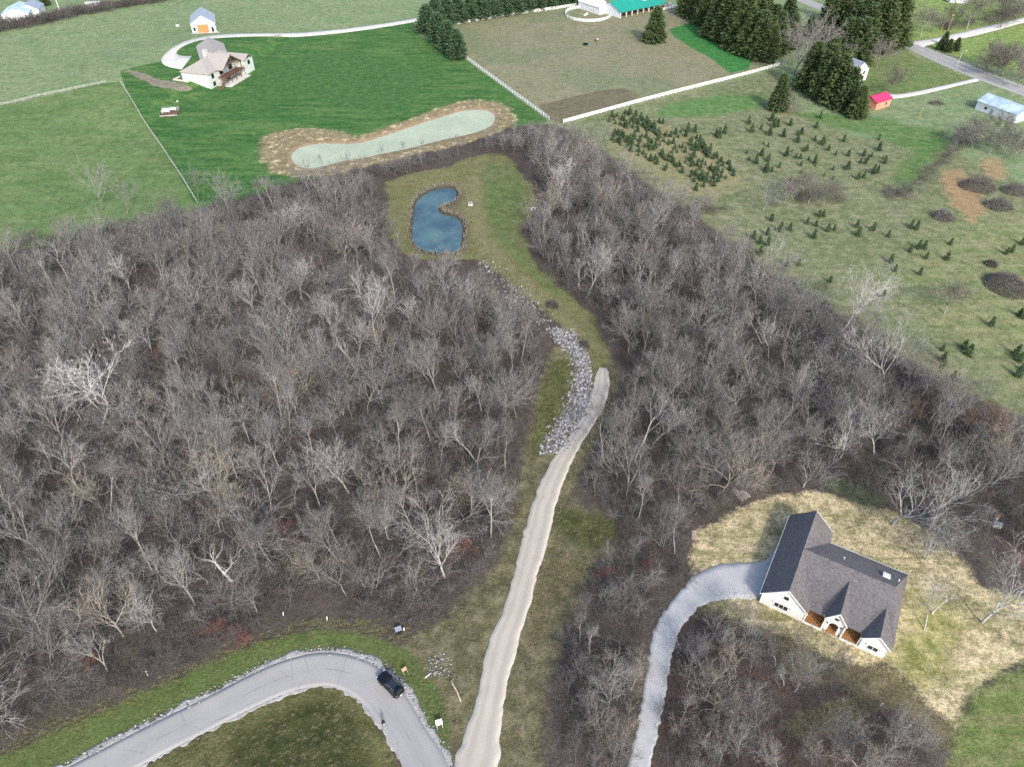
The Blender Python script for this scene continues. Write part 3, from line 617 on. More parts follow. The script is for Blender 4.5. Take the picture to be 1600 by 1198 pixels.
# --- stable with teal roof
st = thing('stable', 'long horse stable with teal metal roof and open white lean-to front', 'barn', (58.7, 420.5, float(hz(58, 421))), R(35.6))
m = MB(); gable_walls(m, 0, 34, 4.5, 14, -.5, 4.4, 6.4, 'x'); m.slab([(0, 0, -.5), (0, 0, 2.9), (0, 4.5, 4.3), (0, 4.5, -.5)], (.3, 0, 0)); m.build('wall', M['whitemetal'], st)
plane('roof_slope', [(-.5, -.5, 2.85), (34.5, -.5, 2.85), (34.5, 9.25, 6.45), (-.5, 9.25, 6.45)], M['teal'], st); plane('roof_slope', [(-.5, 9.25, 6.45), (34.5, 9.25, 6.45), (34.5, 14.6, 4.3), (-.5, 14.6, 4.3)], M['teal'], st)
for x in np.arange(.2, 34, 4.2): q = MB(); q.box((x, .1, 1.3), (.3, .3, 3.2)); q.build('post', M['white'], st)
for x in np.arange(2.3, 33, 4.2): q = MB(); q.box((x, 4.4, 1.2), (1.9, .2, 2.4)); q.build('stall_door', M['darkwood'], st)
q = MB(); q.slab([(21, 5, 5.0), (26, 5, 5.0), (26, 6, 5.35), (21, 6, 5.35)], (0, 0, .12)); q.build('roof_panel', M['white'], st)
s2 = thing('stable_annex', 'white metal building joined behind the teal roofed stable', 'shed', (48, 428, float(hz(50, 432))), R(35.6))
m = MB(); gable_walls(m, 0, 9, 0, 18, -.5, 3.6, 5.6); m.build('wall', M['whitemetal'], s2); plane('roof_slope', [(-.3, -.3, 3.5), (4.5, -.3, 5.7), (4.5, 18.3, 5.7), (-.3, 18.3, 3.5)], M['whitemetal'], s2); plane('roof_slope', [(4.5, -.3, 5.7), (9.3, -.3, 3.5), (9.3, 18.3, 3.5), (4.5, 18.3, 5.7)], M['teal'], s2)

def gable_house(name, label, px, rz, wx, dy, ze, zr, wall, roof, along='x', wins=(), door=None, cat='shed', xy=None):
    x, y = xy or G(*px); h = thing(name, label, cat, (x, y, float(hz(x, y))), rz)
    m = MB(); gable_walls(m, 0, wx, 0, dy, -.6, ze, zr - .06, along); m.build('wall', M[wall], h)
    o = .35
    if along == 'x':
        k = (zr - ze) / (dy / 2) * o; plane('roof_slope', [(-o, -o, ze - k), (wx + o, -o, ze - k), (wx + o, dy / 2, zr), (-o, dy / 2, zr)], M[roof], h, .14); plane('roof_slope', [(-o, dy / 2, zr), (wx + o, dy / 2, zr), (wx + o, dy + o, ze - k), (-o, dy + o, ze - k)], M[roof], h, .14)
    else:
        k = (zr - ze) / (wx / 2) * o; plane('roof_slope', [(-o, -o, ze - k), (wx / 2, -o, zr), (wx / 2, dy + o, zr), (-o, dy + o, ze - k)], M[roof], h, .14); plane('roof_slope', [(wx / 2, -o, zr), (wx + o, -o, ze - k), (wx + o, dy + o, ze - k), (wx / 2, dy + o, zr)], M[roof], h, .14)
    for a in wins: window_on(h, a[0], 0, a[1], a[2], a[3], 1)
    if door: q = MB(); q.box((door[0], -.05, door[2] / 2 - .1), (door[1], .1, door[2])); q.build('door', M[door[3]], h)
    return h
rs = gable_house('red_roof_shed', 'salmon walled shed with bright raspberry metal roof at the end of a drive', (1367, 173), R(33.7), 9.6, 6.4, 3.0, 4.5, 'salmon', 'redroof', 'x', ((6.5, 1.5, .9, .8),), (2.4, 1.1, 2.1, 'salmon'))
bb = gable_house('metal_building', 'white metal building with pale blue roof beside the far road', None, R(-64), 17, 9.5, 3.3, 5.4, 'whitemetal', 'bluemetal', 'x', ((4.2, 1.7, .9, .9),), (7, 1.1, 2.2, 'greyroof'), xy=(184.7, 285.7))
gable_house('white_farmhouse', 'white house with grey roof half hidden behind dark evergreens', (1331, 130), R(26), 8, 11, 5.0, 8.0, 'siding', 'greyroof', 'y', ((2.4, 3.6, .9, 1.2), (5.6, 3.6, .9, 1.2), (2.4, 1.2, .9, 1.2)), (5.6, 1.1, 2.1, 'black'), 'house')
gable_house('blue_roof_cottage', 'small white cottage with light blue roof behind the tall spruces', (1160, 12), R(8), 9, 9, 3.2, 5.4, 'siding', 'bluemetal', 'x', ((2.4, 1.5, 1, 1), (6.6, 1.5, 1, 1)), (4.5, 1, 2, 'white'), 'house')
gable_house('roadside_garage', 'pale blue roofed garage beyond the far road', (1484, 5), R(-6), 10, 8, 3, 5, 'whitemetal', 'bluemetal', 'x', (), (3, 2.6, 2.3, 'white'), 'garage')
gable_house('pole_barn', 'grey blue roofed white shed behind the brown hedge row', (7, 36), R(16), 13, 16, 4.0, 6.4, 'whitemetal', 'bluemetal', 'y', (), None)
gable_house('white_garage', 'white gabled garage with dark roof strip behind the hedge row', (31, 28), R(14), 10.5, 12, 3.6, 6.2, 'siding', 'greyroof', 'y', (), (5.2, 6.2, 2.6, 'white'), 'garage')
gable_house('trailer', 'low white trailer parked behind the hedge row', (136, 13), R(14), 7, 2.6, 2.4, 2.7, 'whitemetal', 'whitemetal', 'x', ((2, 1.6, .8, .5),), None, 'trailer')

# ------------------------------------------------------------------ fences
def fence(name, label, pix, step, hgt, rails, pw, mat, rail_h=.15, post_mat=None, pts=None):
    P = np.array(pts) if pts is not None else GP(pix)
    o0 = P[0]; root = thing(name, label, 'fence', (o0[0], o0[1], float(hz(*o0))))
    base = np.array([o0[0], o0[1], float(hz(*o0))])
    pm = MB(); pm.box((0, 0, hgt / 2 - .1), (pw, pw, hgt + .2)); pme = pm.mesh('post', M[post_mat or mat])
    Lp = []
    for a, b in zip(P[:-1], P[1:]):
        L = np.linalg.norm(b - a); n = max(1, round(L / step)); Lp += [a + (b - a) * i / n for i in range(n)]
    Lp.append(P[-1]); Lp = np.array(Lp); Zp = hz(Lp[:, 0], Lp[:, 1])
    for p, z in zip(Lp, Zp): link('post', pme, root, (p[0] - base[0], p[1] - base[1], z - base[2]))
    for r in rails:
        m = MB()
        for i in range(len(Lp) - 1):
            m.bar((Lp[i][0] - base[0], Lp[i][1] - base[1], Zp[i] - base[2] + r), (Lp[i + 1][0] - base[0], Lp[i + 1][1] - base[1], Zp[i + 1] - base[2] + r), .06, rail_h)
        m.build('rail', M[mat], root)
    return root
WR = (.3, .66, 1.02, 1.38)
fence('board_fence', 'white board fence between the green lawn and the bare paddock', [(725, 90), (790, 138), (858, 188)], 2.4, 1.6, WR, .15, 'white', .2)
fence('board_fence', 'white board fence between the paddock and the young fir rows', [(880, 193), (1050, 147), (1215, 104)], 2.4, 1.6, WR, .15, 'white', .2)
fence('board_fence', 'white board fence of the paddock in front of the tall spruces', [(1217, 103), (1140, 62), (1062, 16), (1045, 8)], 2.4, 1.6, WR, .15, 'white', .2)
fence('board_fence', 'white board fence of the paddock along the row of pines', [(692, 43), (800, 24), (900, 10), (945, 2)], 2.4, 1.6, WR, .15, 'white', .2)
fence('board_fence', 'short white board fence joining the stable to the paddock corner', [(1036, 17), (1050, 13), (1060, 14)], 2.4, 1.5, WR, .15, 'white', .2)
c0 = np.array([42.0, 428.5]); fence('round_pen', 'round white board pen beside the teal roofed stable', None, 2.2, 1.7, (.3, .68, 1.06, 1.44), .16, 'white', .22, None, [(c0[0] + 12.6 * math.cos(a), c0[1] + 14.5 * math.sin(a)) for a in np.linspace(.35, 2 * math.pi - .25, 26)])
fence('field_fence', 'grey post and rail fence between the dark lawn and the pasture', [(189, 130), (216, 174), (257, 236), (287, 282), (309, 318)], 3.0, 1.3, (.45, .8, 1.15), .14, 'post', .1)
fence('field_fence', 'grey post and rail fence crossing the open pasture', [(-60, 178), (0, 166), (60, 152), (120, 140), (166, 131)], 3.0, 1.3, (.45, .8, 1.15), .14, 'post', .1)
fence('guard_rail', 'steel guard rail along the far road', [(1462, 82), (1490, 91), (1540, 111), (1601, 133), (1640, 148)], 3.0, .8, (.6,), .14, 'metal', .3, 'greywood')
fence('lane_fence', 'low dark post fence along the white lane', [(1490, 67), (1540, 55), (1601, 39)], 3.2, 1.1, (.9,), .2, 'greywood', .08)

# ------------------------------------------------------------------ bare trees
def unit(v): return v / (np.linalg.norm(v) + 1e-9)
def turn(d, ang, az):
    a = np.cross(d, [0, 0, 1.]) if abs(d[2]) < .95 else np.array([1., 0, 0]); a = unit(a); b = np.cross(d, a)
    return unit(d * math.cos(ang) + (a * math.cos(az) + b * math.sin(az)) * math.sin(ang))
def gen_tree(seed, h, fork, limbs, spread, ratio, n2, n3, n4, trop=.1, wob=.12, r0=None, lean=.06, stems=1, tw=.016, tl=.09, clear=.2):
    """returns (trunk MB, crown MB + twig triangles): trunk and limbs are tapered tubes, the finest twigs thin triangles"""
    g = np.random.default_rng(seed); T = MB(); Cc = MB(); tips = []
    r0 = r0 or h * .0135
    def grow(p, d, L, r, lv, out):
        n = (6, 5, 4, 2)[lv]; pts = [p]; dirs = [d]; q = p
        for i in range(n):
            d = unit(d + g.normal(0, wob, 3) + np.array([0, 0, trop])); q = q + d * (L / n); pts.append(q); dirs.append(d)
        rr = np.linspace(r, max(r * (.45 if lv == 0 else .25), .008), n + 1)
        out.tube(pts, rr, (6, 5, 3, 3)[lv], lv < 1)
        return np.array(pts), np.array(dirs), rr
    def at(pts, dirs, rr, t):
        f = t * (len(pts) - 1); i = min(int(f), len(pts) - 2); k = f - i
        return pts[i] * (1 - k) + pts[i + 1] * k, unit(dirs[i] * (1 - k) + dirs[i + 1] * k), rr[i] * (1 - k) + rr[i + 1] * k
    for s in range(stems):
        az0 = g.uniform(0, 6.28); p0 = np.zeros(3) if stems == 1 else np.array([math.cos(az0), math.sin(az0), 0]) * g.uniform(.1, .5) * (h * .06)
        d0 = unit(np.array([math.cos(az0), math.sin(az0), 0]) * (lean if stems == 1 else g.uniform(.1, .42)) + np.array([0, 0, 1.]))
        hh = h * (1 if stems == 1 else g.uniform(.7, 1)); rs = r0 * (1 if stems == 1 else .62)
        tp, td, trr = grow(p0 + np.array([0, 0, -.4]), d0, hh * fork + .4, rs, 0, T)
        starts = []
        k1 = max(2, int(limbs / (1 if stems == 1 else 1.6)))
        for j in range(k1):
            t = 1.0 if j < k1 * .45 else g.uniform(min(.85, clear / max(fork, .05)), 1)
            t = min(1, t); p, d, r = at(tp, td, trr, t)
            L = (hh - p[2]) * ratio * g.uniform(.75, 1.1) * (1 if j < k1 * .45 else .85)
            starts.append((p, turn(d, spread * g.uniform(.45, 1.25), 2.4 * j + g.uniform(-.5, .5)), L, r * g.uniform(.5, .72)))
        for p, d, L, r in starts:
            a1 = grow(p, d, L, r, 1, Cc)
            for j in range(n2):
                t = g.uniform(.22, 1.0) if j else 1.0; p2, d2, r2 = at(*a1, t); L2 = L * (.55 - .22 * t) * g.uniform(.7, 1.2) + .25
                a2 = grow(p2, turn(d2, g.uniform(.35, .95), g.uniform(0, 6.28)), L2, max(r2 * .6, .014), 2, Cc)
                for k in range(n3):
                    t = g.uniform(.15, 1.0) if k else 1.0; p3, d3, r3 = at(*a2, t); L3 = L2 * .5 * g.uniform(.6, 1.2) + .12
                    a3 = grow(p3, turn(d3, g.uniform(.3, .9), g.uniform(0, 6.28)), L3, max(r3 * .6, .010), 3, Cc)
                    tips.append((p3, a3[0][1], a3[0][2], unit(a3[1][-1])))
    tips = np.array([np.concatenate(t) for t in tips]); K = len(tips)
    # twigs: thin triangles springing off every outer shoot
    idx = np.repeat(np.arange(K), n4); n = len(idx); t = g.uniform(0, 1, n)[:, None]
    A = tips[idx, 0:3]; B = tips[idx, 6:9]; D = tips[idx, 9:12]
    p = A * (1 - t) + B * t
    d = D + g.normal(0, .62, (n, 3)); d[:, 2] += .18; d /= np.linalg.norm(d, axis=1)[:, None]
    L = h * tl * g.uniform(.45, 1.2, n)[:, None]
    side = np.cross(d, g.normal(0, 1, (n, 3))); side /= np.linalg.norm(side, axis=1)[:, None] + 1e-9
    q = p + d * L; base = len(Cc.v); Cc.nl = len(Cc.f)
    V = np.stack([p - side * tw * .5, p + side * tw * .5, q], 1).reshape(-1, 3)
    Cc.v += [tuple(x) for x in V]; Cc.f += [(base + 3 * i, base + 3 * i + 1, base + 3 * i + 2) for i in range(n)]
    return T, Cc
def tree_meshes(nm, bark, twig, *a, **k):
    T, Cc = gen_tree(*a, **k); tm = T.mesh(nm + '_trunk', M[bark], True); cm = Cc.mesh(nm + '_crown', M[bark]); cm.materials.append(M[twig])
    mi = np.zeros(len(cm.polygons), np.int32); mi[Cc.nl:] = 1; cm.polygons.foreach_set('material_index', mi); return tm, cm

KIND = {}
#                               seed  h  fork limbs spread ratio n2 n3 n4
KIND['slender'] = [tree_meshes('slender', 'bark', 'twig', 1, 11, .62, 12, .55, .62, 5, 4, 4, trop=.12, clear=.3), tree_meshes('slender', 'bark', 'twig', 2, 11, .5, 12, .50, .74, 6, 4, 4, trop=.14, clear=.28), tree_meshes('slender', 'bark', 'twig', 13, 11, .7, 13, .6, .55, 5, 4, 4, trop=.10, clear=.35), tree_meshes('slender', 'bark', 'twig', 17, 11, .8, 16, .38, .42, 5, 4, 4, trop=.12, clear=.25), tree_meshes('slender', 'bark', 'twig', 18, 11, .66, 7, .7, .7, 6, 5, 3, trop=.06, wob=.2, clear=.4, lean=.25), tree_meshes('slender', 'bark', 'twig', 15, 11, .58, 9, .42, .8, 6, 4, 4, trop=.13, clear=.36, lean=.2)]
KIND['vase'] = [tree_meshes('vase', 'bark', 'twig', 3, 10, .26, 8, .50, .92, 7, 5, 4, trop=.10), tree_meshes('vase', 'bark', 'twig', 4, 10, .34, 8, .62, .92, 7, 4, 4, trop=.10), tree_meshes('vase', 'bark', 'twig', 14, 10, .22, 7, .55, .95, 8, 5, 4, trop=.08, wob=.16), tree_meshes('vase', 'bark', 'twig', 19, 10, .5, 5, .35, .95, 9, 5, 3, trop=.12, wob=.1, lean=.15), tree_meshes('vase', 'bark', 'twig', 20, 10, .2, 6, .8, .9, 9, 5, 4, trop=.12, wob=.2), tree_meshes('vase', 'bark', 'twig', 16, 10, .42, 6, .45, .95, 8, 5, 4, trop=.10, wob=.14)]
KIND['round'] = [tree_meshes('round', 'bark', 'twig', 5, 9, .38, 10, .85, .85, 8, 5, 5, trop=.03, wob=.16), tree_meshes('round', 'bark', 'twig', 6, 9, .34, 11, .95, .82, 7, 5, 5, trop=.02, wob=.18)]
KIND['clump'] = [tree_meshes('clump', 'bark', 'twig', 7, 8.5, .30, 6, .42, .9, 6, 4, 4, stems=4, trop=.10), tree_meshes('clump', 'bark', 'twig', 8, 8.5, .34, 6, .5, .9, 6, 4, 4, stems=3, trop=.08)]
KIND['tan'] = [tree_meshes('tan', 'tanbark', 'tantwig', 9, 9, .34, 11, .8, .86, 8, 5, 5, trop=.05, wob=.15), tree_meshes('tan', 'tanbark', 'tantwig', 10, 10, .4, 10, .6, .8, 7, 5, 5, trop=.08)]
KIND['pale'] = [tree_meshes('pale', 'pale', 'pale', 21, 17, .42, 9, .75, .86, 9, 6, 2, trop=.05, wob=.24, tw=.04, tl=.05, r0=.27), tree_meshes('pale', 'pale', 'pale', 22, 15, .34, 9, .55, .92, 9, 6, 2, trop=.06, wob=.16, tw=.04, tl=.05, r0=.27)]
KIND['palestem'] = [tree_meshes('palestem', 'palegrey', 'palegrey', 23, 12, .40, 8, .42, .9, 7, 5, 3, trop=.10, tw=.02, r0=.19), tree_meshes('palestem', 'palegrey', 'palegrey', 24, 12, .30, 8, .5, .94, 7, 5, 3, trop=.08, wob=.15, tw=.02, r0=.2, lean=.2), tree_meshes('palestem', 'palegrey', 'palegrey', 29, 12, .5, 7, .4, .9, 7, 5, 3, trop=.10, wob=.13, tw=.02, r0=.18, lean=.1)]
KIND['paleclump'] = [tree_meshes('paleclump', 'pale', 'pale', 25, 11, .55, 5, .3, .8, 7, 5, 3, trop=.12, stems=6, tw=.022, r0=.16)]
KIND['snag'] = [tree_meshes('snag', 'pale', 'pale', 26, 9, .6, 6, .75, .5, 3, 1, 1, wob=.3, tw=.03, tl=.03, r0=.2)]
KIND['redshrub'] = [tree_meshes('redshrub', 'red', 'red', 27, 4.2, .2, 6, .6, .95, 6, 5, 6, stems=4, trop=.05, tw=.02, r0=.05)]
KIND['rust'] = [tree_meshes('rust', 'bark', 'rust', 28, 8.5, .35, 12, .85, .85, 8, 6, 8, trop=.03, wob=.16, tw=.05, tl=.05)]
KIND['dense'] = [tree_meshes('dense', 'bark', 'brown', 91, 10, .28, 11, .72, .9, 9, 6, 8, trop=.06, wob=.14, tw=.035, tl=.07, r0=.22), tree_meshes('dense', 'bark', 'brown', 92, 10, .25, 12, .85, .88, 9, 6, 8, trop=.04, wob=.16, tw=.035, tl=.07, r0=.2)]
KIND['shrub'] = [tree_meshes('shrub', 'brush', 'brush', 31 + i, 3.4, .16, 6, .75, 1.0, 4, 4, 4, stems=5, trop=.03, wob=.2, tw=.014, tl=.13, r0=.045) for i in range(3)]
KIND['sapling'] = [tree_meshes('sapling', 'twig', 'brush', 41 + i, 6.0, .5, 8, .5, .65, 4, 3, 4, trop=.1, tw=.014, tl=.1, r0=.055) for i in range(2)]
NATIVE = {'dense': 10, 'slender': 11, 'vase': 10, 'round': 9, 'clump': 8.5, 'tan': 9.5, 'pale': 16, 'palestem': 12, 'paleclump': 11, 'snag': 9, 'redshrub': 4.2, 'rust': 8.5, 'shrub': 3.4, 'sapling': 6}
ONAME = {'dense': 'bare_tree', 'slender': 'bare_tree', 'vase': 'bare_tree', 'round': 'bare_tree', 'clump': 'bare_tree', 'tan': 'bare_tree', 'pale': 'sycamore_tree', 'palestem': 'pale_stemmed_tree', 'paleclump': 'poplar_clump', 'snag': 'dead_tree', 'redshrub': 'red_shrub', 'rust': 'rusty_tree', 'shrub': 'bare_shrub', 'sapling': 'sapling'}
def put_tree(kind, x, y, h, label, group=None, var=None, tilt=(0, 0), rz=None, cat='tree', wide=1.0):
    z = float(hz(x, y)); v = KIND[kind][(var if var is not None else random.randrange(99)) % len(KIND[kind])]; s = h / NATIVE[kind]
    o = thing(ONAME[kind], label, cat, (x, y, z), 0, group); o.rotation_euler = (tilt[0], tilt[1], random.uniform(0, 6.28) if rz is None else rz); o.scale = (s * wide, s * wide, s)
    link('trunk', v[0], o); link('crown', v[1], o); return o

# ------------------------------------------------------------------ evergreens
def gen_conifer(seed, h, r, whorls, per, tufts, tl, tw, shape=.9, droop=.15, bottom=.06):
    g = np.random.default_rng(seed); V = []; n = 0
    P = []; D = []; Ln = []
    T = MB(); T.tube([(0, 0, -.4), (0, 0, h * .5), (0, 0, h * .97)], [h * .016, h * .010, .02], 5)
    for i in range(whorls):
        f = (i + g.uniform(-.3, .3)) / whorls; f = min(max(f, 0), .995); z = h * (bottom + (1 - bottom) * f)
        rad = r * ((1 - f) ** shape) * (1 if f > .06 else .8) + .04 * h * .3
        for j in range(per):
            az = 6.283 * (j + g.uniform(-.35, .35)) / per + i * 1.1; L = rad * g.uniform(.65, 1.12)
            dz = L * (droop * (1 - 2.2 * f)); e = np.array([math.cos(az) * L, math.sin(az) * L, -dz])
            o = np.array([0, 0, z]); T.bar(tuple(o), tuple(o + e * .8), .03 * h / 10 + .01)
            k = max(2, int(tufts * (.35 + L / r)))
            t = g.uniform(.18, 1.0, k) ** .75; p = o + e * t[:, None] + g.normal(0, .055 * r, (k, 3)) * np.array([1, 1, .7])
            d = unit(e) + g.normal(0, .55, (k, 3)); d[:, 2] += .25
            P.append(p); D.append(d)
    P = np.vstack(P); D = np.vstack(D); D /= np.linalg.norm(D, axis=1)[:, None]; k = len(P)
    tip = np.array([[0, 0, h]]) + g.normal(0, .01 * h, (6, 3)) - np.array([[0, 0, 1]]) * g.uniform(0, .06 * h, (6, 1))
    L = tl * g.uniform(.6, 1.3, k)[:, None]; sd = np.cross(D, g.normal(0, 1, (k, 3))); sd /= np.linalg.norm(sd, axis=1)[:, None] + 1e-9
    A = P - D * L * .4; V = np.stack([A, P + sd * tw, P + D * L * .6, P - sd * tw], 1).reshape(-1, 3)
    Fq = np.arange(4 * k).reshape(-1, 4)
    return T, V, Fq
def conifer(nm, mat, *a, **k):
    T, V, Fq = gen_conifer(*a, **k); return T.mesh(nm + '_trunk', M['brush'], True), npmesh(nm + '_crown', V, Fq, M[mat])
EVER = {
 'spruce': [conifer('spruce', 'needle', 51 + i, 15, 4.4, 27, 9 + i, 38, .85, .17, (.62, .75, .68)[i], .2) for i in range(3)],
 'pine': [conifer('pine', 'pine', 61 + i, 11, 4.3, 18, 9, 30, .8, .16, (.5, .6, .45)[i], -.05) for i in range(3)],
 'fir': [conifer('fir', 'xmas', 71 + i, 2.6, .95, 11, 8, 8, .34, .06, .95, .05, .03) for i in range(4)],
}
EH = {'spruce': 15, 'pine': 11, 'fir': 2.6}; EN = {'spruce': 'spruce_tree', 'pine': 'pine_tree', 'fir': 'young_fir'}
def put_ever(kind, x, y, h, label, group, wide=1.0):
    v = random.choice(EVER[kind]); s = h / EH[kind]; z = float(hz(x, y))
    o = thing(EN[kind], label, 'tree', (x, y, z), random.uniform(0, 6.28), group); o.scale = (s * wide, s * wide, s)
    link('trunk', v[0], o); link('crown', v[1], o); return o

GR_ = 'tall spruces behind the paddock fence'
for px, py, h in [(1100,34,12),(1112,52,12),(1128,58,15),(1146,70,15),(1165,80,15),(1183,86,14),(1200,90,12),(1150,48,14),(1175,60,14),(1200,70,13),(1222,62,12),(1085,22,12),(1068,18,11),(1130,36,13),(1140,60,14),(1158,72,14),(1178,80,13),(1195,82,12),(1210,80,12),(1190,58,13),(1165,42,13),(1092,30,11),(1118,44,13),(1232,70,10)]:
    x, y = G(px, py + 6); put_ever('spruce', x, y, 1.55 * h * random.uniform(.85, 1.12), 'tall dark spruce ' + (w_ := 'close behind the fence near the stable' if px < 1115 and py > 25 else 'beside the stable end of the fence' if px < 1115 else 'next to the big bare tree at the paddock corner' if px > 1190 else 'close behind the middle of the paddock fence' if py > 55 else 'in front of the blue roofed cottage'), 'spruces ' + w_, 1.2)
for px, py, h in [(1240,52,9),(1262,56,9),(1284,60,9)]:
    x, y = G(px, py); put_ever('spruce', x, y, h, 'low green spruce in the hedge line behind the big bare tree', 'low spruces in hedge line', 1.2)
for px, py, h in [(1300,62,15),(1322,70,16),(1345,78,16),(1370,76,17),(1390,70,17),(1330,40,15),(1360,44,16),(1395,44,15),(1312,92,14),(1335,96,13),(1300,30,14),(1378,18,13),(1352,62,15),(1380,60,16),(1318,52,14),(1345,22,14),(1322,84,13)]:
    x, y = G(px, py + 4); put_ever('spruce', x, y, 1.42 * h * random.uniform(.85, 1.1), 'tall olive spruce ' + (w_ := 'nearest the bend of the far road' if px > 1375 else 'at the lawn side of the roadside grove' if py > 72 else 'at the hedge side of the roadside grove' if px < 1320 else 'in the middle of the roadside grove' if py > 38 else 'at the back of the roadside grove'), 'spruces ' + w_, 1.3)
for px, py, h in [(1262,138,13),(1282,150,14),(1302,160,13),(1318,168,11),(1286,132,13),(1305,142,12)]:
    x, y = G(px, py + 4); put_ever('spruce', x, y, 1.5 * h, 'dark spruce ' + (w_ := 'nearest the red roofed shed, screening the white house' if px > 1300 and py > 150 else 'directly in front of the white house' if px > 1284 else 'beside the large bare tree, screening the white house'), 'spruces ' + w_, 1.25)
x, y = G(1337, 184); put_ever('spruce', x, y, 12, 'greyish spruce with bare trunk beside the red roofed shed', None, 1.25)
x, y = G(1214, 172); put_ever('spruce', x, y, 14, 'lone dark spruce at the edge of the mown strip below the fence corner', None, 1.15)
x, y = G(1228, 176); put_tree('shrub', x, y, 8, 'grey bare bush leaning on the lone dark spruce', cat='bush')
x, y = G(1022, 66); put_ever('spruce', x, y, 16, 'lone olive pine standing inside the bare paddock', None, 1.45)
for px, py, h in [(668,52,10.5),(684,66,10.5),(700,80,10.5),(714,92,10)]:
    x, y = G(px, py); put_ever('pine', x, y, h * 1.3, 'bushy pine at the paddock corner beside the green lawn', 'pines at the paddock corner', 1.2)
for i, px in enumerate(np.arange(682, 930, 17.5)):
    x, y = G(px, 44 - (px - 682) * .165 - 2); put_ever('pine', x, y, random.uniform(12, 15), 'blue green pine ' + (w_ := 'at the lawn end of the row behind the paddock fence' if px < 730 else 'near the stable end of the row behind the paddock fence' if px > 850 else 'in the middle of the row behind the paddock fence'), 'pines ' + w_, 1.15)
x, y = G(72, 9); put_ever('spruce', x, y, 9, 'dark spruce behind the brown hedge row', None, 1.2)
for px, py in [(1468,74),(1480,78),(1492,76),(1474,66)]:
    x, y = G(px, py + 4); put_ever('spruce', x, y, 6, 'yellow green cedar at the junction of road and lane', 'cedars at the road junction', 1.3)

# ------------------------------------------------------------------ young firs on the tree farm
FIRS = []
z4 = [(325,740),(300,800),(138,785),(205,835),(185,845),(183,890),(95,855),(20,755),(55,790),(10,840),(470,885),(500,975),(595,975),(620,1000),(690,940),(725,1020),(680,1080),(655,1085),(560,1120),(595,1110),(115,970),(240,940),(335,905),(290,1020),(495,1050),(375,940)]
FIRS += [(1200 + a / 3.9925, b / 3.9925, 2.9) for a, b in z4]
z3 = [(1130,860),(1112,850),(1165,835),(935,825),(980,825),(1315,775),(1460,755),(1475,795),(1495,790),(1335,825),(1445,845),(1530,855),(1575,785),(1395,970),(1440,1000),(1360,1020),(1425,1070),(1550,975),(575,712),(540,755),(640,755)]
FIRS += [(840 + a / 3.9925, b / 3.9925, 3.4) for a, b in z3]
z5 = [(550,65),(570,30),(500,130),(385,130),(410,155),(360,165),(408,195),(630,165),(785,190),(918,210),(430,430),(595,445),(635,455),(650,410),(668,410),(625,510),(690,480),(720,475),(410,495),(515,475),(825,460),(830,500),(970,505),(1075,465),(1100,470),(1110,560),(1135,560),(1145,605),(1240,610),(1258,540),(980,625),(1000,665),(1115,680),(945,785),(345,515),(375,535),(412,545),(378,585),(1445,915),(1515,585),(1590,540),(1540,575),(1220,1030),(1340,1050),(1320,1020),(1215,1110),(1220,1080),(1265,1165),(1570,1150),(1590,1120),(1575,1080),(1560,1050),(900,475),(1575,870),(1590,880),(500,640),(555,635),(80,290),(115,275),(105,240),(180,250),(470,480),(1070,575),(700,715)]
FIRS += [(1060 + a / 2.963, 200 + b / 2.963, 2.8) for a, b in z5]
for px, py, h in FIRS:
    x, y = G(px, py); put_ever('fir', x, y, h * random.uniform(.75, 1.25), *(lambda t: ('dark green fir standing apart ' + t, 'firs ' + t))(min([((a - px) ** 2 + ((b - py) * 1.6) ** 2, t) for a, b, t in ((1120,210,'beside the mown strip'),(1220,200,'below the lone dark spruce'),(1330,225,'below the red roofed shed'),(1190,260,'above the stream thicket'),(1370,270,'beside the brown hedge by the lawn'),(1290,360,'on the slope below the stream'),(1200,375,'close to the wood edge below the stream'),(1400,370,'near the round brush pile'),(1390,430,'on the slope above the white sycamore'),(1480,390,'round the lone round bare tree'),(1580,400,'beside the big brush pile'),(1490,560,'at the wood corner below the brush pile'),(1590,570,'in the group by the mown track'))])[1]), random.uniform(.9, 1.1))
mid_ = GP([(1160,205),(1260,195),(1380,215),(1400,260),(1340,285),(1240,285),(1165,290)]); g3 = np.random.default_rng(8)
for p in [q for q in g3.uniform(mid_.min(0), mid_.max(0), (90, 2)) if sdist(q[None], mid_)[0] > 0][:34]: put_ever('fir', p[0], p[1], g3.uniform(1.2, 2.4), 'small fir scattered between the mown strip and the stream thicket', 'small firs above the stream', 1.0)
dense = GP([(950,180),(975,178),(1012,183),(1060,205),(1110,225),(1140,255),(1150,280),(1120,292),(1085,288),(1040,268),(990,240),(955,226)])
ra, rb = np.array(G(1012, 187)), np.array(G(1135, 275)); rd = unit(rb - ra); rn = np.array([-rd[1], rd[0]]); g2 = np.random.default_rng(77); cand = []
for i in range(-16, 12):
    gap = (g2.uniform(.1, .4) if i % 3 == 0 else g2.uniform(.4, .9))
    for t in np.arange(-30, 75, 1.45):
        if g2.random() < gap: cand.append(ra + rn * (i * 2.5 + g2.normal(0, .6)) + rd * (t + g2.normal(0, .6)))
cand = np.array(cand); cand = cand[sdist(cand, dense) > 0]; g2.shuffle(cand)
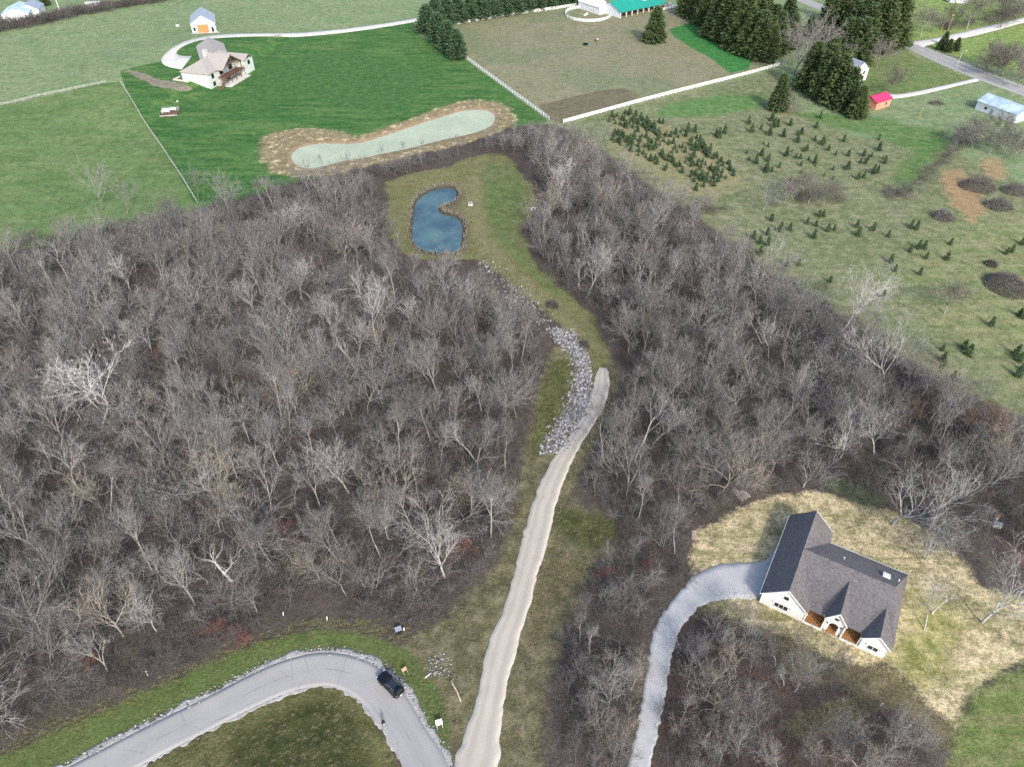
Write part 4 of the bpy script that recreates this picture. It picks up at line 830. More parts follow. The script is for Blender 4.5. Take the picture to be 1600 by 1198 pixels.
for p in cand[:230]: put_ever('fir', p[0], p[1], *(lambda h, w_: (h, ('tall' if h > 2.7 else 'tiny' if h < 2.0 else 'young') + ' fir in the crowded rows ' + w_, ('tall' if h > 2.7 else 'tiny' if h < 2.0 else 'young') + ' firs ' + w_))(g2.uniform(1.3, 2.9), min([(np.hypot(*(np.array(G(a, b)) - p)), t) for a, b, t in ((960,185,'next to the white paddock fence'),(1040,195,'next to the mown green strip'),(1115,230,'at the open end towards the big firs'),(1135,280,'close to the stream'),(1040,265,'close to the wood edge'),(970,225,'at the corner by the poplars'),(1030,225,'in the middle of the block'))])[1]), g2.uniform(.95, 1.3))

# ------------------------------------------------------------------ the bare woods
WEST = GP([(-120,440),(0,410),(70,402),(140,386),(230,368),(310,350),(350,340),(410,324),(480,305),(560,288),(590,300),(585,345),(600,412),(660,436),(735,440),(780,474),(820,505),(845,530),(846,570),(832,625),(818,685),(808,730),(800,790),(785,850),(760,898),(730,925),(690,955),(645,975),(590,960),(550,945),(490,930),(430,960),(370,992),(300,1028),(230,1060),(160,1085),(90,1112),(0,1145),(-80,1180)])
EAST = GP([(858,222),(905,232),(960,275),(1010,312),(1060,350),(1100,378),(1160,418),(1230,462),(1290,498),(1340,538),(1400,575),(1460,610),(1530,650),(1640,700),(1700,860),(1600,850),(1540,800),(1480,800),(1440,775),(1400,740),(1350,705),(1300,712),(1240,760),(1170,778),(1125,795),(1082,825),(1075,880),(1048,925),(1022,965),(1008,1010),(1000,1060),(992,1110),(975,1215),(852,1215),(860,1095),(884,1008),(910,935),(938,884),(972,845),(960,800),(905,768),(918,715),(940,682),(965,632),(972,590),(968,550),(950,515),(908,472),(865,437),(842,408),(830,385),(820,365),(840,340),(850,312),(840,285),(822,255)])
FRONT = GP([(1062,1040),(1080,985),(1110,958),(1180,962),(1235,992),(1290,1025),(1350,1050),(1330,1075),(1250,1095),(1200,1125),(1230,1165),(1330,1140),(1400,1110),(1440,1150),(1460,1215),(1030,1215),(1045,1110)])
STRIP = GP([(560,276),(700,246),(800,216),(856,208),(840,232),(800,240),(760,234),(720,243),(690,256),(612,276)])
CLEARS = [closed_smooth(GP(REG['clearing']), 1), GP(REG['corridor']), GP(REG['straw']), np.vstack([GP(GL), GP(GR)[::-1]]), np.vstack([GP(DL), GP(DR)[::-1]])]
def scatter(poly, spacing, seed, keep=1.0, margin=0.0):
    g = np.random.default_rng(seed); lo, hi = poly.min(0), poly.max(0)
    xs = np.arange(lo[0], hi[0], spacing); ys = np.arange(lo[1], hi[1], spacing * .87); pts = []
    Xg, Yg = np.meshgrid(xs, ys); Xg = Xg + (np.arange(len(ys)) % 2)[:, None] * spacing / 2
    p = np.stack([Xg.ravel(), Yg.ravel()], 1) + g.uniform(-.42, .42, (Xg.size, 2)) * spacing
    p = p[sdist(p, poly) > margin]; p = p[g.random(len(p)) < keep]
    for c in CLEARS: p = p[sdist(p, c) < -.6]
    return p[g.permutation(len(p))]
taken = []
def far_enough(x, y, d): return all((x - a) ** 2 + (y - b) ** 2 > d * d for a, b in taken)
KWORD = {'slender': 'slender bare tree', 'vase': 'fan shaped bare tree', 'round': 'round crowned bare tree', 'clump': 'many stemmed bare tree'}
MARKS = [(np.array(G(px, py)), ph) for px, py, ph in [(158,674,'round the big white sycamore'),(100,430,'along the pasture edge of the wood'),(330,380,'below the fence between lawn and pasture'),(480,350,'in the wood below the long pale pond'),(640,450,'just below the blue pond'),(790,520,'beside the upper loose stone strip'),(790,680,'beside the grass strip left of the gravel'),(740,860,'beside the lower gravel road'),(560,900,'above the bend of the asphalt road'),(368,905,'round the white dead tree'),(170,1040,'along the grass verge of the asphalt road'),(30,980,'in the brown leafed corner above the verge'),(30,830,'in the wood behind the brown leafed corner'),(402,498,'round the pale forked pair deep in the wood'),(430,640,'round the broad tan crowned tree'),(240,540,'behind the big white sycamore'),(600,640,'in the middle of the wood left of the gravel'),(560,760,'in the wood between sycamore and gravel road'),
 (880,330,'round the white poplar clump'),(910,430,'beside the clearing opposite the loose stone'),(1000,330,'along the young fir rows'),(1000,620,'right of the end of the gravel road'),(940,740,'right of the gravel bend'),(1100,420,'behind the stream thicket'),(1180,530,'below the open tree farm'),(1311,520,'round the white sycamore at the farm edge'),(1160,640,'round the red shrub of the east wood'),(1080,740,'in the wood behind the house lawn'),(1250,700,'by the pale trunks behind the house'),(1450,650,'below the farm corner with the brush pile'),(1500,760,'behind the rim of the straw lawn'),(960,950,'between the gravel road and the driveway'),(930,1130,'beside the lower driveway'),(1050,560,'in the middle of the east wood')]]
def where(p): return min(MARKS, key=lambda m: (m[0][0] - p[0]) ** 2 + (m[0][1] - p[1]) ** 2)[1]
def size_word(k, h): r = h / NATIVE[k]; return 'tall ' if r > 1.12 else 'small ' if r < .86 else ''
# the trees one can pick out
def named(kind, px, py, h, label, group=None, **k):
    x, y = G(px, py); taken.append((x, y)); return put_tree(kind, x, y, h, label, group, **k)
named('pale', 158, 674, 18, 'big gnarled white sycamore rising out of the grey wood', None, var=0, rz=2.2, tilt=(.02, -.05), wide=1.15)
named('pale', 1311, 520, 17.5, 'white sycamore with wide fan of limbs at the wood edge by the tree farm', None, var=1, rz=.6, tilt=(0, .08))
named('snag', 368, 905, 13, 'white dead tree with stubby broken limbs above the curved road', None, rz=1.0)
named('snag', 82, 722, 6, 'pair of pale broken trunks sticking out of the grey brush', None, rz=0.2)
named('paleclump', 872, 312, 13, 'white stemmed poplar clump beside the pond clearing', None)
named('palestem', 402, 498, 12.5, 'pale forked tree standing right of its twin deep in the wood', None, var=0)
named('palestem', 300, 492, 12, 'pale forked tree standing left of its twin deep in the wood', None, var=1)
for px, py, h in [(240,560,12),(390,690,12),(285,675,11),(500,790,12),(545,770,13),(130,770,12),(640,520,11),(595,500,10),(60,860,13),(305,945,11),(245,985,11),(170,1050,10),(690,870,9),(560,560,11),(470,470,11),(30,690,11)]:
    named('palestem', px, py, h, 'pale forked tree ' + where(G(px, py)), 'pale forked trees ' + where(G(px, py)))
named('tan', 440, 640, 12, 'broad tan crowned tree right of the big white sycamore'); named('tan', 738, 790, 9, 'olive tan crowned tree close to the gravel road'); named('tan', 500, 905, 8.5, 'round tan bush tree above the mown patch by the road bend'); named('tan', 600, 570, 10, 'tan crowned tree in the wood below the blue pond')
for px, py, h, v, ti in [(1313,715,12,1,.10),(1306,700,12,0,0),(1365,709,13,0,.22),(1255,760,10,1,.12),(1235,650,11,0,.05),(1200,560,10,0,0),(1150,640,9,1,0),(1180,480,11,0,0),(1270,600,11,1,.05),(1090,430,11,0,0),(1140,460,11,1,0)]:
    named('palestem', px, py, h, 'pale trunked tree ' + where(G(px, py)), 'pale trunked trees ' + where(G(px, py)), var=v, tilt=(0, ti))
named('palestem', 1394, 820, 15, 'large pale tree with fan of limbs behind the white house', None, var=1, tilt=(0, .05), wide=1.2)
named('palestem', 1451, 828, 12, 'pale leaning double trunked tree at the rim of the straw lawn', None, var=0, tilt=(0, .3))
named('palestem', 1446, 874, 9, 'thin crooked pale tree standing on the straw lawn', None, var=1, tilt=(0, .2))
named('palestem', 1488, 868, 10, 'pale tree leaning far over the green slope by the straw lawn', None, var=0, tilt=(0, .5))
named('palestem', 1534, 972, 14, 'wide branched bare tree on the straw lawn near the green yard', None, var=1, tilt=(0, .25), wide=1.15)
named('palestem', 1444, 984, 8.5, 'small leaning bare tree on the green streaked straw near the house', None, var=0, tilt=(0, .55))
named('snag', 1458, 960, 8, 'sparse crooked bare tree on the straw beside the house', None, tilt=(0, .3))
named('rust', 1520, 690, 9, 'round rusty brown crowned tree in the wood behind the house', None)
named('rust', 1420, 660, 6, 'small rusty brown crowned tree near the pale trunks', None)
for px, py in [(660,578),(1158,582),(462,852),(730,862),(1010,890),(500,420),(385,1010),(300,445),(245,560),(480,690),(350,985),(1265,150+480),(150,1040),(950,905),(455,835)]:
    named('redshrub', px, py, random.uniform(2.6, 3.8), 'red twigged shrub ' + where(G(px, py)), 'red shrubs ' + where(G(px, py)), cat='shrub')
named('vase', 310, 312, 11, 'single bare grey tree on the fence line above the wood'); named('vase', 160, 330, 14, 'tall bare grey tree standing over the pasture edge', tilt=(0, -.1)); named('vase', 200, 335, 11, 'slim bare tree beside the tall pasture edge tree')
for px, py in [(505,262),(545,258),(600,248),(632,240),(660,238)]: named('sapling', px, py, 5, 'thin sapling on the bank of the long pale pond', 'saplings on the pond bank')
named('palestem', 1192, 330, 11, 'round bare pale tree by the stream on the tree farm', cat='tree'); named('dense', 1476, 490, 9, 'lone round bare tree on the open tree farm')
named('dense', 1240, 116, 22, 'large spreading bare tree at the corner of the paddock', var=0, wide=1.25); named('dense', 1322, 104, 10, 'rounded pinkish bare tree behind the dark spruces', var=0)
named('dense', 1387, 141, 12, 'round bare grey tree beside the drive to the shed', var=1); named('dense', 1370, 106, 12, 'spreading bare tree on the lawn in front of the spruce grove')
for px, py, h, lab in [(1438,58,14,'tall bare tree with pale trunk at the mouth of the white lane'),(1510,46,17,'tall pale trunked bare tree beside the white lane'),(1560,30,12,'brown bare tree in the thicket above the white lane')]: named('dense', px, py, h, lab)
for px, py in [(1580,18),(1545,20),(1595,8),(1530,12),(1590,30),(1475,38),(1455,50)]: named('dense', px, py, 10, 'brown bare tree of the thicket beyond the white lane', 'thicket beyond the lane')
for px, py in [(1536,118),(1552,122),(1566,124),(1580,116),(1594,128),(1545,108),(1570,108),(1590,140)]: named('dense', px, py - 4, 11, 'brown bare tree behind the guard rail', 'trees behind the guard rail')
for px, py, h in [(1500,225,7),(1520,232,8),(1545,240,7),(1570,236,8),(1590,246,7),(1535,215,7),(1560,215,7)]: named('dense', px, py, h * 1.2, 'brown bare clump beside the pale blue metal building', 'brown clumps by the metal building')
for px, py, h in [(1060,325,6),(1085,335,5),(1240,312,7),(1262,318,7),(1285,312,6),(1225,318,6),(1255,300,6),(1305,306,4.5),(1100,320,5)]: named('dense', px, py, h * 1.1, 'bare grey thicket tree by the stream crossing the tree farm', 'stream thicket trees')
# front thicket below the house
for px, py, h in [(1072,1075,6),(1085,1040,6),(1160,1010,8),(1130,1110,8),(1180,1150,8),(1095,1170,6),(1240,1080,8),(1300,1180,7),(1380,1160,8),(1210,1040,8),(1110,1000,6),(1270,1140,7),(1340,1185,7),(1150,1190,6),(1420,1180,8)]:
    named('vase', px, py, h, 'thin bare tree in the thicket ' + (w_ := 'next to the grey driveway' if px < 1120 and py < 1110 else 'at the foot of the driveway' if px < 1200 and py > 1120 else 'just below the white house' if py < 1090 else 'below the bare straw patch'), 'thin trees ' + w_)
for px, py, h in [(985,1080,6),(975,1165,7),(995,1040,5),(940,1150,6),(1060,1150,4)]: named('tan', px, py, h, 'slim tan tree leaning beside the grey driveway', 'slim trees beside the driveway')
# the rest of the wood: the 300 that show largest are objects, the others one mass
pw = scatter(WEST, 5.2, 5, .93, 1.2); pe = scatter(EAST, 5.1, 6, .93, 1.8)
pool = [(p, 'w') for p in pw] + [(p, 'e') for p in pe]
pc = np.array(G(735, 428)); pool = [(p, s) for p, s in pool if far_enough(p[0], p[1], 3.2) and np.hypot(*(p - pc)) > 10]
random.shuffle(pool)
def weight(p): return (abs(p[0]) / 1.0 + p[1]) if True else 0
inview = lambda p: abs(p[0]) < (p[1] * math.cos(PITCH) + CAM_H * math.sin(PITCH)) * .74
pool = [q for q in pool if abs(q[0][0]) < (q[0][1] * math.cos(PITCH) + CAM_H * math.sin(PITCH)) * .80]
KS = ['slender', 'vase', 'round', 'clump']; REST = []
cnt = 0
for p, s in pool:
    k = random.choices(KS, (.34, .34, .14, .18))[0] if cnt < 290 else random.choices(KS + ['tan', 'palestem'], (.31, .33, .12, .17, .04, .03))[0]; h = NATIVE[k] * random.choice((.75, .95, 1.05, 1.15, 1.3)) * random.uniform(.9, 1.1) * (.72 if p[1] < 75 and p[0] > 0 else 1)
    if cnt < 290 and inview(p) and random.random() < min(1, 150 / (p[1] + 10)):
        put_tree(k, p[0], p[1], h, size_word(k, h) + KWORD[k] + ' ' + where(p), size_word(k, h) + KWORD[k] + 's ' + where(p), tilt=(random.uniform(-.15, .15), random.uniform(-.15, .15)), wide=random.uniform(.75, 1.3)); cnt += 1
    else: REST.append((p, k, h))

def scatter_object(name, pts, kinds, heights, tilt=.1, wide=(.85, 1.25), seed=3):
    """one object of kind stuff: instances of the meshes on points"""
    g = np.random.default_rng(seed); src = bpy.data.collections.new(name + '_models'); table = {}
    i = 0
    for k in sorted(set(kinds)):
        for v in KIND[k]:
            T, Cm = v; nm = '%03d' % i; o = bpy.data.objects.new('model_' + nm, Cm)
            bm = bmesh.new(); bm.from_mesh(T); n1 = len(bm.faces); bm.from_mesh(Cm); me = bpy.data.meshes.new('model_' + nm); bm.to_mesh(me); bm.free()
            for mm in Cm.materials: me.materials.append(mm)
            o.data = me; src.objects.link(o); table.setdefault(k, []).append(i); i += 1
    n = len(pts); P3 = np.stack([pts[:, 0], pts[:, 1], hz(pts[:, 0], pts[:, 1]) - .05], 1)
    me = bpy.data.meshes.new(name); me.vertices.add(n); me.vertices.foreach_set('co', P3.astype(np.float32).ravel())
    idx = np.array([table[k][g.integers(len(table[k]))] for k in kinds], np.int32)
    sc = np.array([h / NATIVE[k] for h, k in zip(heights, kinds)]); wd = g.uniform(*wide, n)
    a = me.attributes.new('idx', 'INT', 'POINT'); a.data.foreach_set('value', idx)
    a = me.attributes.new('rot', 'FLOAT_VECTOR', 'POINT'); a.data.foreach_set('vector', np.stack([g.uniform(-tilt, tilt, n), g.uniform(-tilt, tilt, n), g.uniform(0, 6.28, n)], 1).astype(np.float32).ravel())
    a = me.attributes.new('scl', 'FLOAT_VECTOR', 'POINT'); a.data.foreach_set('vector', np.stack([sc * wd, sc * wd, sc], 1).astype(np.float32).ravel())
    o = link(name, me); tag(o, kind='stuff')
    ng = bpy.data.node_groups.new(name, 'GeometryNodeTree'); ng.interface.new_socket('Geometry', in_out='INPUT', socket_type='NodeSocketGeometry'); ng.interface.new_socket('Geometry', in_out='OUTPUT', socket_type='NodeSocketGeometry')
    N = ng.nodes; Lk = ng.links
    gi = N.new('NodeGroupInput'); go = N.new('NodeGroupOutput'); ip = N.new('GeometryNodeInstanceOnPoints'); ci = N.new('GeometryNodeCollectionInfo')
    ci.inputs['Collection'].default_value = src; ci.inputs['Separate Children'].default_value = True; ci.inputs['Reset Children'].default_value = True
    def na(nm, ty): x = N.new('GeometryNodeInputNamedAttribute'); x.data_type = ty; x.inputs['Name'].default_value = nm; return x.outputs['Attribute']
    Lk.new(gi.outputs[0], ip.inputs['Points']); Lk.new(ci.outputs[0], ip.inputs['Instance']); ip.inputs['Pick Instance'].default_value = True
    Lk.new(na('idx', 'INT'), ip.inputs['Instance Index']); er_ = N.new('FunctionNodeEulerToRotation'); Lk.new(na('rot', 'FLOAT_VECTOR'), er_.inputs[0]); Lk.new(er_.outputs[0], ip.inputs['Rotation']); Lk.new(na('scl', 'FLOAT_VECTOR'), ip.inputs['Scale'])
    Lk.new(ip.outputs[0], go.inputs[0])
    md = o.modifiers.new('scatter', 'NODES'); md.node_group = ng
    return o
for p in scatter(FRONT, 4.3, 61, .85): REST.append((p, random.choice(['vase', 'clump', 'tan', 'slender']), random.uniform(4.5, 8)))
for p in scatter(STRIP, 4.0, 62, .8): REST.append((p, random.choice(['vase', 'clump']), random.uniform(4, 6.5)))
o = scatter_object('woodland', np.array([r[0] for r in REST]), [r[1] for r in REST], [r[2] for r in REST])
# brush under and around the trees
b1 = scatter(WEST, 2.15, 15, .85); b2 = scatter(EAST, 2.1, 16, .88); b3 = scatter(STRIP, 1.9, 17, .9); b4 = scatter(FRONT, 2.2, 18, .85)
def line_brush(pix, width, n, seed):
    g = np.random.default_rng(seed); L = open_resample(GP(pix), n); return L + g.normal(0, width, (n, 2))
hed = [line_brush([(1290,735),(1350,728),(1420,790),(1480,830),(1540,850),(1600,850)], 4, 110, 12), line_brush([(-40,58),(0,47),(60,37),(130,21),(250,1),(300,-8)], 2.6, 330, 1), line_brush([(1500,228),(1470,255),(1440,285),(1405,305),(1385,310)], .9, 42, 2), line_brush([(1060,325),(1100,330),(1130,332)], 1.8, 18, 3), line_brush([(1225,318),(1262,316),(1310,310)], 1.8, 24, 8), line_brush([(1395,305),(1420,308)], 1.5, 14, 9), line_brush([(880,208),(960,265),(1050,333),(1160,403),(1290,483),(1400,563),(1520,633)], 2.4, 150, 4), line_brush([(1490,225),(1530,215),(1600,230)], 4, 40, 5), line_brush([(0,395),(140,370),(310,338),(420,310),(560,275)], 2.5, 130, 6), line_brush([(1470,44),(1530,40),(1600,18)], 5, 60, 7)]
hd = np.vstack(hed[:1] + [hed[-1]] + [hed[5 + 2]] if False else [hed[1], hed[-1]]); scatter_object('hedge_row', hd, ['shrub'] * len(hd), [random.uniform(2.8, 5) for _ in hd], .15, (.9, 1.3), 44)
bp = np.vstack([b1, b2, b3, b4] + hed[:1] + hed[2:-1])
WFR = GP([(-60,1190),(0,1150),(90,1115),(170,1085),(300,1030),(430,965),(490,935),(560,950),(640,982),(690,962),(620,940),(480,900),(300,980),(100,1070),(-60,1130)])
b5 = scatter(WFR, 1.35, 19, .8)
b6 = scatter(EAST, 3.0, 20, .5); bp = np.vstack([bp, b5])
bk = [random.choices(['shrub', 'sapling'], (.8, .2))[0] for _ in bp]
nf = len(bp) - len(b5); bk[nf:] = ['shrub'] * len(b5)
scatter_object('brush', bp, bk, [random.uniform(.6, 1.5) if i >= nf else random.uniform(1.2, 2.8) if k == 'shrub' else random.uniform(3.0, 6.0) for i, k in enumerate(bk)], .2, (.9, 1.5), 9)

# ------------------------------------------------------------------ loose stone, reeds, rough grass
def rocks(name, pts, size, mat, seed):
    g = np.random.default_rng(seed); ico = bmesh.new(); bmesh.ops.create_icosphere(ico, subdivisions=1, radius=1); V0 = np.array([v.co[:] for v in ico.verts]); F0 = np.array([[v.index for v in f.verts] for f in ico.faces]); ico.free()
    n = len(pts); V = np.repeat(V0[None], n, 0) * (1 + g.uniform(-.28, .28, (n, len(V0), 1)))
    a = g.uniform(0, 6.28, n); s = np.exp(g.normal(math.log(size), .45, n)).clip(size * .4, size * 2.4); V = V * (s[:, None] * np.stack([g.uniform(.7, 1.3, n), g.uniform(.6, 1.1, n), g.uniform(.45, .8, n)], 1))[:, None]
    c, si = np.cos(a)[:, None], np.sin(a)[:, None]; V = np.stack([V[..., 0] * c - V[..., 1] * si, V[..., 0] * si + V[..., 1] * c, V[..., 2]], -1)
    V += np.concatenate([pts, (hz(pts[:, 0], pts[:, 1])[:, None] + s[:, None] * .18)], 1)[:, None]
    Fa = (F0[None] + (np.arange(n) * len(V0))[:, None, None]).reshape(-1, 3)
    me = npmesh(name, V.reshape(-1, 3), Fa, mat); a_ = me.attributes.new('tone', 'FLOAT', 'POINT'); a_.data.foreach_set('value', np.repeat(g.random(n), len(V0)).astype(np.float32))
    return tag(link(name, me), kind='stuff')
t = NT('loose_stone', .9, .15); M['riprap'] = t.col(t.mix(t.step(t.attr('tone'), 0, 1), (.09, .088, .09, 1), (.36, .355, .35, 1)))
def in_poly(pix, n, seed, edge=0.0):
    poly = GP(pix); g = np.random.default_rng(seed); lo, hi = poly.min(0), poly.max(0); p = g.uniform(lo, hi, (n * 6, 2)); s = sdist(p, poly)
    return p[s + g.normal(0, edge + 1e-6, len(p)) > 0][:n]
r1 = in_poly([(872,513),(888,518),(898,533),(915,548),(921,565),(925,589),(921,619),(915,640),(898,667),(877,694),(857,710),(844,707),(864,680),(877,656),(891,633),(901,606),(903,575),(894,552),(877,535),(864,518)], 5200, 1, 1.0)
r2_ = in_poly([(745,405),(765,415),(800,438),(835,475),(862,505),(870,515),(850,515),(820,485),(785,450),(758,425)], 520, 2, 1.6)
rocks('riprap', np.vstack([r1, r2_]), .155, M['riprap'], 4)
r3 = in_poly([(668,1038),(690,1020),(700,1028),(690,1040),(706,1048),(690,1058),(676,1052)], 210, 3, 1.2); rocks('stone_rubble', r3, .085, M['riprap'], 6)
g = np.random.default_rng(12)
e1 = roL[4:] + g.normal(0, .35, roL[4:].shape); e1 = np.repeat(e1, 5, 0) + g.normal(0, .42, (len(e1) * 5, 2))
tg_ = np.gradient(roL, axis=0); nr_ = np.stack([-tg_[:, 1], tg_[:, 0]], 1); nr_ /= np.linalg.norm(nr_, axis=1)[:, None]; nr_ *= np.where(np.sum(nr_ * (roR - roL), 1) > 0, -1, 1)[:, None]
k_ = g.integers(0, len(roL), 1500); e1 = roL[k_] + nr_[k_] * np.abs(g.normal(.45, .28, 1500))[:, None] + g.normal(0, .25, (1500, 2))
rocks('shoulder_stones', e1, .085, M['riprap'], 8)
tuft = MB(); gg = np.random.default_rng(3)
KIND['tuft'] = []; KIND['reed'] = []
for i in range(3):
    for nm, h, n, sp in (('tuft', .5, 34, .55), ('reed', 1.3, 26, .25)):
        m = MB()
        for _ in range(n):
            a = gg.uniform(0, 6.28); b = np.array([math.cos(a), math.sin(a), 0]) * gg.uniform(0, .28); e = b + np.array([math.cos(a) * sp * gg.uniform(.2, 1), math.sin(a) * sp * gg.uniform(.2, 1), h * gg.uniform(.5, 1.1)]); s_ = np.array([-math.sin(a), math.cos(a), 0]) * (.022 if nm == 'tuft' else .03)
            m.poly([b - s_, b + s_, e])
        me = m.mesh(nm, M[nm]); m2 = MB(); m2.poly([(0, 0, -.05), (.01, 0, -.05), (0, .01, -.05)]); KIND[nm].append((m2.mesh(nm + '_root', M[nm]), me))
NATIVE.update(tuft=.5, reed=1.3)
tp = np.vstack([in_poly(REG['corridor'], 2600, 21, .5), in_poly(REG['inner'], 700, 22), in_poly(REG['corrtan'], 500, 23, .5), in_poly([(0,1170),(100,1128),(260,1062),(410,995),(480,970),(560,968),(640,985),(640,1005),(560,985),(470,985),(330,1038),(160,1112),(0,1185)], 1300, 24, .8), in_poly(REG['strawpale'], 200, 25), in_poly(REG['clearing'], 900, 26)])
for c in (np.vstack([GP(GL), GP(GR)[::-1]]), np.vstack([roL, roR[::-1]]), blue): tp = tp[sdist(tp, c) < -.35]
scatter_object('rough_grass', tp, ['tuft'] * len(tp), [random.uniform(.18, .42) for _ in tp], .1, (.8, 1.6), 31)
ring = offset_out(blue, 1.0); ring = np.repeat(ring, 6, 0) + np.random.default_rng(5).normal(0, .6, (len(ring) * 6, 2)); ring = ring[(sdist(ring, blue) < -.2)]
scatter_object('pond_reeds', ring, ['reed'] * len(ring), [random.uniform(.4, .95) for _ in ring], .15, (.8, 1.4), 32)

# ------------------------------------------------------------------ brush piles and round shrubs on the tree farm
def brush_pile(px, py, rx, ry, h, n, label, mat, seed, cat='brush pile'):
    x, y = G(px, py); g = np.random.default_rng(seed); m = MB(); lg = MB()
    for i in range(n):
        a = g.uniform(0, 6.28); q = math.sqrt(g.random()); cx, cy = math.cos(a) * q * rx, math.sin(a) * q * ry; top = h * 1.7 * (1 - q ** 2) + .1
        z = g.uniform(.1, 1) * top; L = g.uniform(.6, 1.7); d = unit(np.array([g.normal(), g.normal(), g.normal() * .6 + .2])); r = g.uniform(.012, .035)
        c = np.array([cx, cy, z]); (lg if i % 24 == 0 else m).tube([c - d * L / 2, c + d * L / 2], [r * (2 if i % 24 == 0 else 1), r * .5], 3, False)
    o = thing('brush_pile', label, cat, (x, y, float(hz(x, y)))); k = m.build('branches', M[mat], o); k['kind'] = 'stuff'; k = lg.build('logs', M['greywood'], o); k['kind'] = 'stuff'
brush_pile(1473, 340, 3.2, 3.2, 1.6, 1500, 'small dark round brush pile on the tree farm below the orange soil', 'brush', 1)
brush_pile(1560, 323, 4.2, 3.6, 1.6, 1700, 'brush pile with pale sticks in its middle beside the orange soil', 'brush', 2)
brush_pile(1527, 293, 5.6, 4.6, 2.6, 2600, 'large dark brown bramble mound above the orange soil', 'brush', 3, 'bramble')
brush_pile(1585, 300, 4.2, 3.4, 2.0, 1500, 'brown bramble mound next to the brush pile with pale sticks', 'brush', 4, 'bramble')
brush_pile(1572, 448, 5.4, 6.0, 2.2, 3200, 'largest brown brush pile with grey logs on the open tree farm', 'brush', 5)
brush_pile(1548, 414, 1.6, 1.6, 1.0, 500, 'tiny round brush pile near the largest one', 'brush', 6)
brush_pile(907, 452, 1.8, 1.4, .6, 350, 'low heap of sticks on the grass below the pond clearing', 'greywood', 7); brush_pile(863, 478, 1.6, 1.4, 1.0, 400, 'dark low bush beside the loose stone strip', 'brush', 8, 'bush'); brush_pile(914, 540, 1.0, 1.0, .9, 350, 'dark round bush at the head of the gravel road', 'brush', 9, 'bush')
brush_pile(843, 43, 3.2, 2.2, 1.2, 400, 'heap of pale branches and rubble in the paddock', 'greywood', 10, 'heap'); brush_pile(1463, 163, 3.2, 2.2, 1.0, 400, 'dark debris heap with white scraps on the lawn near the metal building', 'brush', 11, 'heap')

